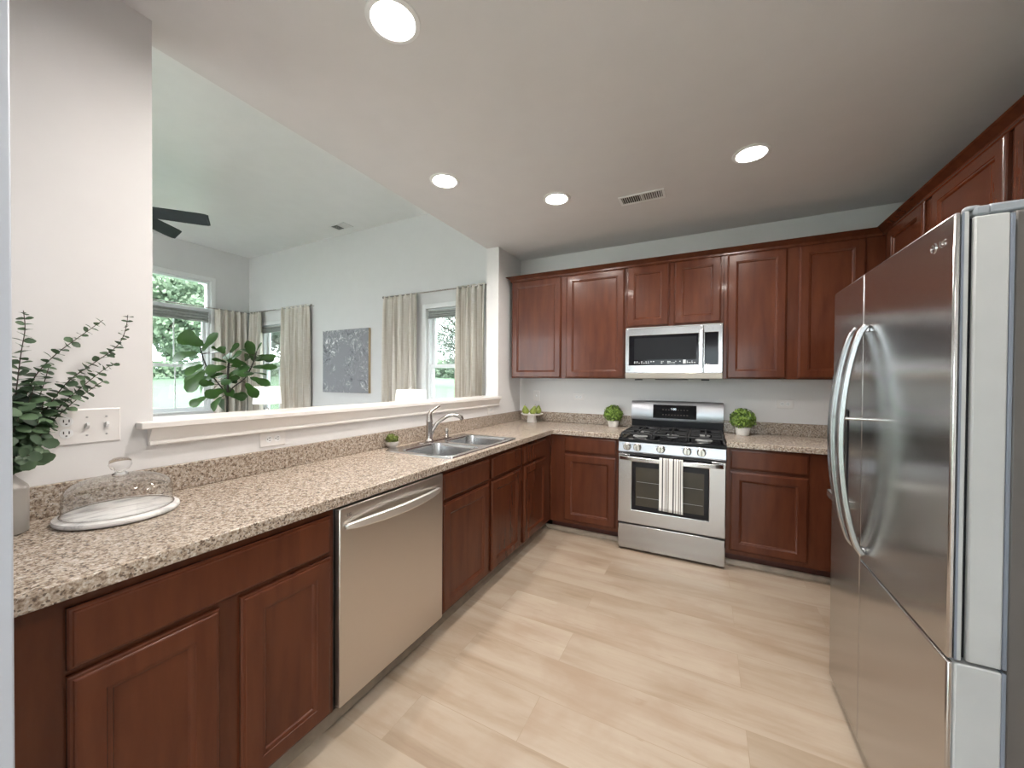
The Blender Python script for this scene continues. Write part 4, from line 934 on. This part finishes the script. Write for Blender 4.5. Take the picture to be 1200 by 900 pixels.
# fiddle leaf fig
FIG = [(-4.253, -1.124, 1.794, -4.406, -1.344, 1.902, 0.188), (-4.312, -1.112, 1.719, -4.047, -1.097, 1.918, 0.094), (-4.272, -1.18, 1.69, -4.559, -1.365, 1.586, 0.126), (-4.459, -1.048, 1.584, -4.906, -1.172, 1.472, 0.078), (-4.401, -1.06, 1.535, -4.509, -1.218, 1.389, 0.11), (-4.335, -1.089, 1.47, -4.476, -1.244, 1.265, 0.086), (-4.218, -1.127, 1.453, -4.253, -1.29, 1.177, 0.126), (-4.16, -1.086, 1.36, -4.501, -1.111, 1.121, 0.126), (-4.203, -0.945, 1.202, -4.516, -0.997, 1.052, 0.126), (-4.378, -1.044, 1.09, -4.427, -1.181, 0.953, 0.094), (-4.045, -1.005, 1.097, -4.229, -1.056, 0.89, 0.094), (-4.133, -0.936, 1.06, -4.303, -0.899, 0.859, 0.141), (-4.161, -0.909, 1.25, -3.954, -0.952, 1.113, 0.094), (-4.029, -0.916, 1.11, -3.92, -0.799, 1.037, 0.078), (-4.048, -0.948, 1.503, -4.176, -1.132, 1.421, 0.126), (-4.04, -0.952, 1.566, -4.054, -1.107, 1.582, 0.071), (-4.108, -0.863, 1.587, -4.313, -0.836, 1.69, 0.126), (-4.089, -0.956, 1.692, -4.079, -1.022, 1.765, 0.094), (-4.117, -0.873, 1.698, -4.03, -0.8, 1.829, 0.055), (-4.209, -0.927, 1.713, -4.525, -0.965, 1.711, 0.039), (-4.163, -1.004, 1.738, -4.214, -1.062, 1.759, 0.035), (-4.044, -0.922, 1.394, -3.797, -0.819, 1.474, 0.086), (-3.871, -0.951, 1.424, -3.652, -0.909, 1.379, 0.086), (-3.793, -0.733, 1.588, -3.694, -0.844, 1.828, 0.11), (-3.569, -0.824, 1.587, -3.385, -0.684, 1.629, 0.063), (-3.669, -0.814, 1.504, -3.418, -0.672, 1.483, 0.078), (-3.672, -0.761, 1.725, -3.564, -0.761, 1.815, 0.022), (-3.852, -0.716, 1.429, -3.608, -0.699, 1.397, 0.025), (-3.729, -0.811, 1.364, -3.435, -0.767, 1.258, 0.094), (-3.841, -0.81, 1.285, -3.651, -0.795, 1.1, 0.11), (-3.787, -0.852, 1.691, -3.83, -0.787, 1.586, 0.078), (-3.942, -0.944, 1.518, -3.852, -0.876, 1.504, 0.078), (-4.268, -0.956, 1.353, -3.996, -0.959, 1.354, 0.053), (-3.98, -1.035, 1.331, -3.826, -1.054, 1.256, 0.094), (-4.032, -0.872, 1.331, -4.157, -0.897, 1.202, 0.078), (-3.907, -0.947, 1.61, -3.752, -0.927, 1.685, 0.071)]
BR = [[(-4.0333, -.949, .47), (-4.033, -0.949, 0.891), (-4.029, -0.944, 1.205), (-4.025, -0.938, 1.519), (-4.012, -0.931, 1.582)],
 [(-4.03, -.948, 1.05), (-4.071, -0.965, 1.189), (-4.212, -1.036, 1.361), (-4.326, -1.093, 1.58), (-4.37, -1.113, 1.783)],
 [(-4.03, -0.944, 1.13), (-3.96, -0.908, 1.237), (-3.821, -0.835, 1.332), (-3.753, -0.798, 1.474), (-3.712, -0.776, 1.584), (-3.679, -0.757, 1.726)]]
fg = thing('fiddle_leaf_fig', 'tall fiddle leaf fig with big glossy leaves in front of the large window', 'potted plant', (-4.0333, -.949, 0))
fx, fy = -4.0333, -.949
build('pot', MB().lathe([(0, .0006), (.13, .0006), (.135, .005), (.185, .40), (.19, .42), (.175, .42), (.165, .38), (0, .37)], (fx, fy, 0), 36, cap=False), M['pot'], fg, smooth=35)
build('soil', MB().lathe([(0, .385), (.164, .385), (.164, .38), (0, .378)], (fx, fy, 0), 28, cap=False), M['soil'], fg)
tp = BR[0]; tp[0] = (fx, fy, .38)
for i, b_ in enumerate(BR): build('trunk' if i == 0 else 'branch', MB().tube(resample(b_, .04) + [b_[-1]], (.014 if i == 0 else .009), 8), M['bark'], fg, smooth=60)
segs = [Vector(a).lerp(Vector(b), t) for br_ in BR for a, b in zip(br_[1:], br_[2:]) for t in (0, .25, .5, .75)]
figprof = ((0, .10), (.12, .42), (.28, .58), (.42, .62), (.6, .92), (.78, 1.0), (.92, .72), (1, .15))
cvec = Vector((1.836, -3.757, 1.35)); rn = random.Random(9); stl = MB()
for (x0, y0, z0, x1, y1, z1, w) in FIG:
    p, q = Vector((x0, y0, z0)), Vector((x1, y1, z1)); d = q - p; nv = Vector((.75, -.45, .35)) + Vector((rn.uniform(-.3, .3), rn.uniform(-.3, .3), rn.uniform(-.2, .5)))
    lf = MB().leaf(p, d + Vector((0, 0, .04)), nv, d.length * 1.05, w * 1.25, .12, figprof); build('leaf', lf, M['fig'], fg, smooth=60, recalc=False)
    near = min(segs, key=lambda s_: (s_ - p).length); stl.tube([near, near.lerp(p, .5) + Vector((0, 0, .005)), p], .0035, 5)
for k in range(16):
    p = rn.choice(segs) + Vector((0, 0, rn.uniform(-.02, .04))); a = rn.uniform(0, 6.28); d = Vector((math.cos(a), math.sin(a), rn.uniform(-.3, .6))); q = p + d.normalized() * .05
    build('leaf', MB().leaf(q, d, Vector((.7, -.4, .5)) + Vector((rn.uniform(-.4, .4), rn.uniform(-.4, .4), .2)), rn.uniform(.16, .24), rn.uniform(.11, .16), .12, figprof), M['fig'], fg, smooth=60, recalc=False); stl.tube([p, q], .0035, 5)
build('petiole', stl, M['stem'], fg)
# ceiling fan
fcx, fcy, fz = -3.10, -2.27, 2.955
fn = thing('ceiling_fan', 'dark ceiling fan hanging in the great room, blades seen past the wall edge', 'ceiling fan', (fcx, fcy, HG))
build('canopy', MB().lathe([(.0, HG - .0006), (.07, HG - .0006), (.065, HG - .04), (.02, HG - .06), (0, HG - .06)], (fcx, fcy, 0), 28), M['fan'], fn, smooth=35)
build('downrod', MB().tube([(fcx, fcy, HG - .0605), (fcx, fcy, fz + .0905)], .012, 12), M['fan'], fn)
build('motor', MB().lathe([(0, fz + .09), (.05, fz + .088), (.10, fz + .06), (.11, fz + .02), (.09, fz - .02), (.04, fz - .04), (0, fz - .042)], (fcx, fcy, 0), 32), M['fan'], fn, smooth=40)
for k in range(5):
    a = math.radians(50.5 + 72 * k); ca, sa = math.cos(a), math.sin(a); L = []
    for r_, w_, in ((.10, .035), (.16, .045), (.20, .050), (.45, .058), (.60, .060), (.645, .054), (.668, .034)):
        L.append([(fcx + ca * r_ - sa * s_ * w_, fcy + sa * r_ + ca * s_ * w_, fz - .036 * s_ + dz) for s_, dz in ((-1, -.003), (1, -.003), (1, .003), (-1, .003))])
    build('blade', MB().loops(L), M['fan'], fn)

# ------------------------------------------------------------------ outdoors
def tree(x, y, h, rc, zc, n, ls, mat, label, group, seed, bush=False, trunk=True):
    rn = random.Random(seed); g0 = gz(x, y); zc += g0 + .42
    r = thing('bush' if bush else 'tree', label, 'bush' if bush else 'tree', (x, y, g0), group)
    if trunk:
        build('trunk', MB().tube([(x, y, g0 + .0005), (x + .05, y, g0 + h * .2), (x - .05, y + .1, g0 + h * .45), (x, y, g0 + h * .75)], [h * .03, h * .025, h * .018, h * .006], 8), M['bark'], r, smooth=60)
        for k in range(7):
            a = rn.uniform(0, 6.28); z = g0 + h * rn.uniform(.28, .6); q = rc * .75
            build('branch', MB().tube([(x, y, z), (x + math.cos(a) * q * .5, y + math.sin(a) * q * .5, z + h * .08), (x + math.cos(a) * q, y + math.sin(a) * q, z + h * .17)], [h * .011, h * .007, h * .003], 6), M['bark'], r)
    s = MB(); blobs = []
    for k in range(16):
        d = Vector((rn.gauss(0, 1), rn.gauss(0, 1), rn.gauss(0, 1))).normalized() * rn.uniform(.35, .8); blobs.append((Vector((x + d.x * rc, y + d.y * rc, max(g0 + .2, zc + d.z * rc * .85))), rc * rn.uniform(.28, .48)))
    for i in range(n):
        c, rr = rn.choice(blobs); d = Vector((rn.gauss(0, 1), rn.gauss(0, 1), rn.gauss(0, 1))).normalized(); p = c + d * rr * rn.uniform(.5, 1.05)
        if p.z < g0 + .05: p.z = g0 + .05 + rn.random() * .3
        u = Vector((rn.gauss(0, 1), rn.gauss(0, 1), rn.gauss(0, 1))).normalized(); v = u.orthogonal().normalized(); q = ls * rn.uniform(.6, 1.3)
        s.add([p - u * q * .5, p + v * q * .35, p + u * q * .5, p - v * q * .35], [(0, 1, 2, 3)])
    build('foliage', s, mat, r, kind='stuff', recalc=False)
G = 'trees beyond the lawn'
tree(-70, 23, 19, 7.6, 8.6, 9000, .75, M['tree_leaf'], 'broad green tree beyond the lawn, seen in the large window', G, 1)
tree(-78, 41, 20, 7.5, 11, 6000, .75, M['tree_leaf'], 'tall green tree beyond the lawn, right side of the large window view', G, 2)
tree(-72, 7, 18, 7.0, 10, 5000, .75, M['tree_leaf2'], 'grey green tree beyond the lawn, hidden left of the large window view', G, 3)
tree(-47, 27, 11, 4.6, 5.0, 5000, .4, M['tree_leaf2'], 'grey green tree seen through the narrow back window', G, 4)
tree(-18.3, 25, 9.5, 4.2, 4.2, 11000, .17, M['tree_leaf2'], 'grey green tree filling the window nearest the kitchen', G, 5)
tree(-8.5, 26, 8.5, 3.4, 4.8, 6000, .2, M['tree_leaf2'], 'grey green tree at the right of the window nearest the kitchen', G, 6)
hd = MB(); rn = random.Random(77)
for i in range(15000):
    t = rn.random(); ax_ = [(-61, -12), (-62, 60), (-38, 50), (20, 42)]; k = min(2, int(t * 3)); a, b_ = ax_[k], ax_[k + 1]; w = rn.random()
    p = Vector((a[0] + (b_[0] - a[0]) * w + rn.uniform(-1, 1), a[1] + (b_[1] - a[1]) * w + rn.uniform(-1, 1), 0 + rn.random() ** .7 * (2.6 + .7 * math.sin(w * 9 + k))))
    p.z += gz(p.x, p.y)
    u = Vector((rn.gauss(0, 1), rn.gauss(0, 1), rn.gauss(0, 1))).normalized(); v = u.orthogonal().normalized(); q = .75 * rn.uniform(.6, 1.3)
    hd.add([p - u * q * .5, p + v * q * .4, p + u * q * .5, p - v * q * .4], [(0, 1, 2, 3)])
tag(build('hedge', hd, M['tree_leaf'], recalc=False), 'low green hedge line along the far edge of the lawn', 'hedge')['kind'] = 'stuff'
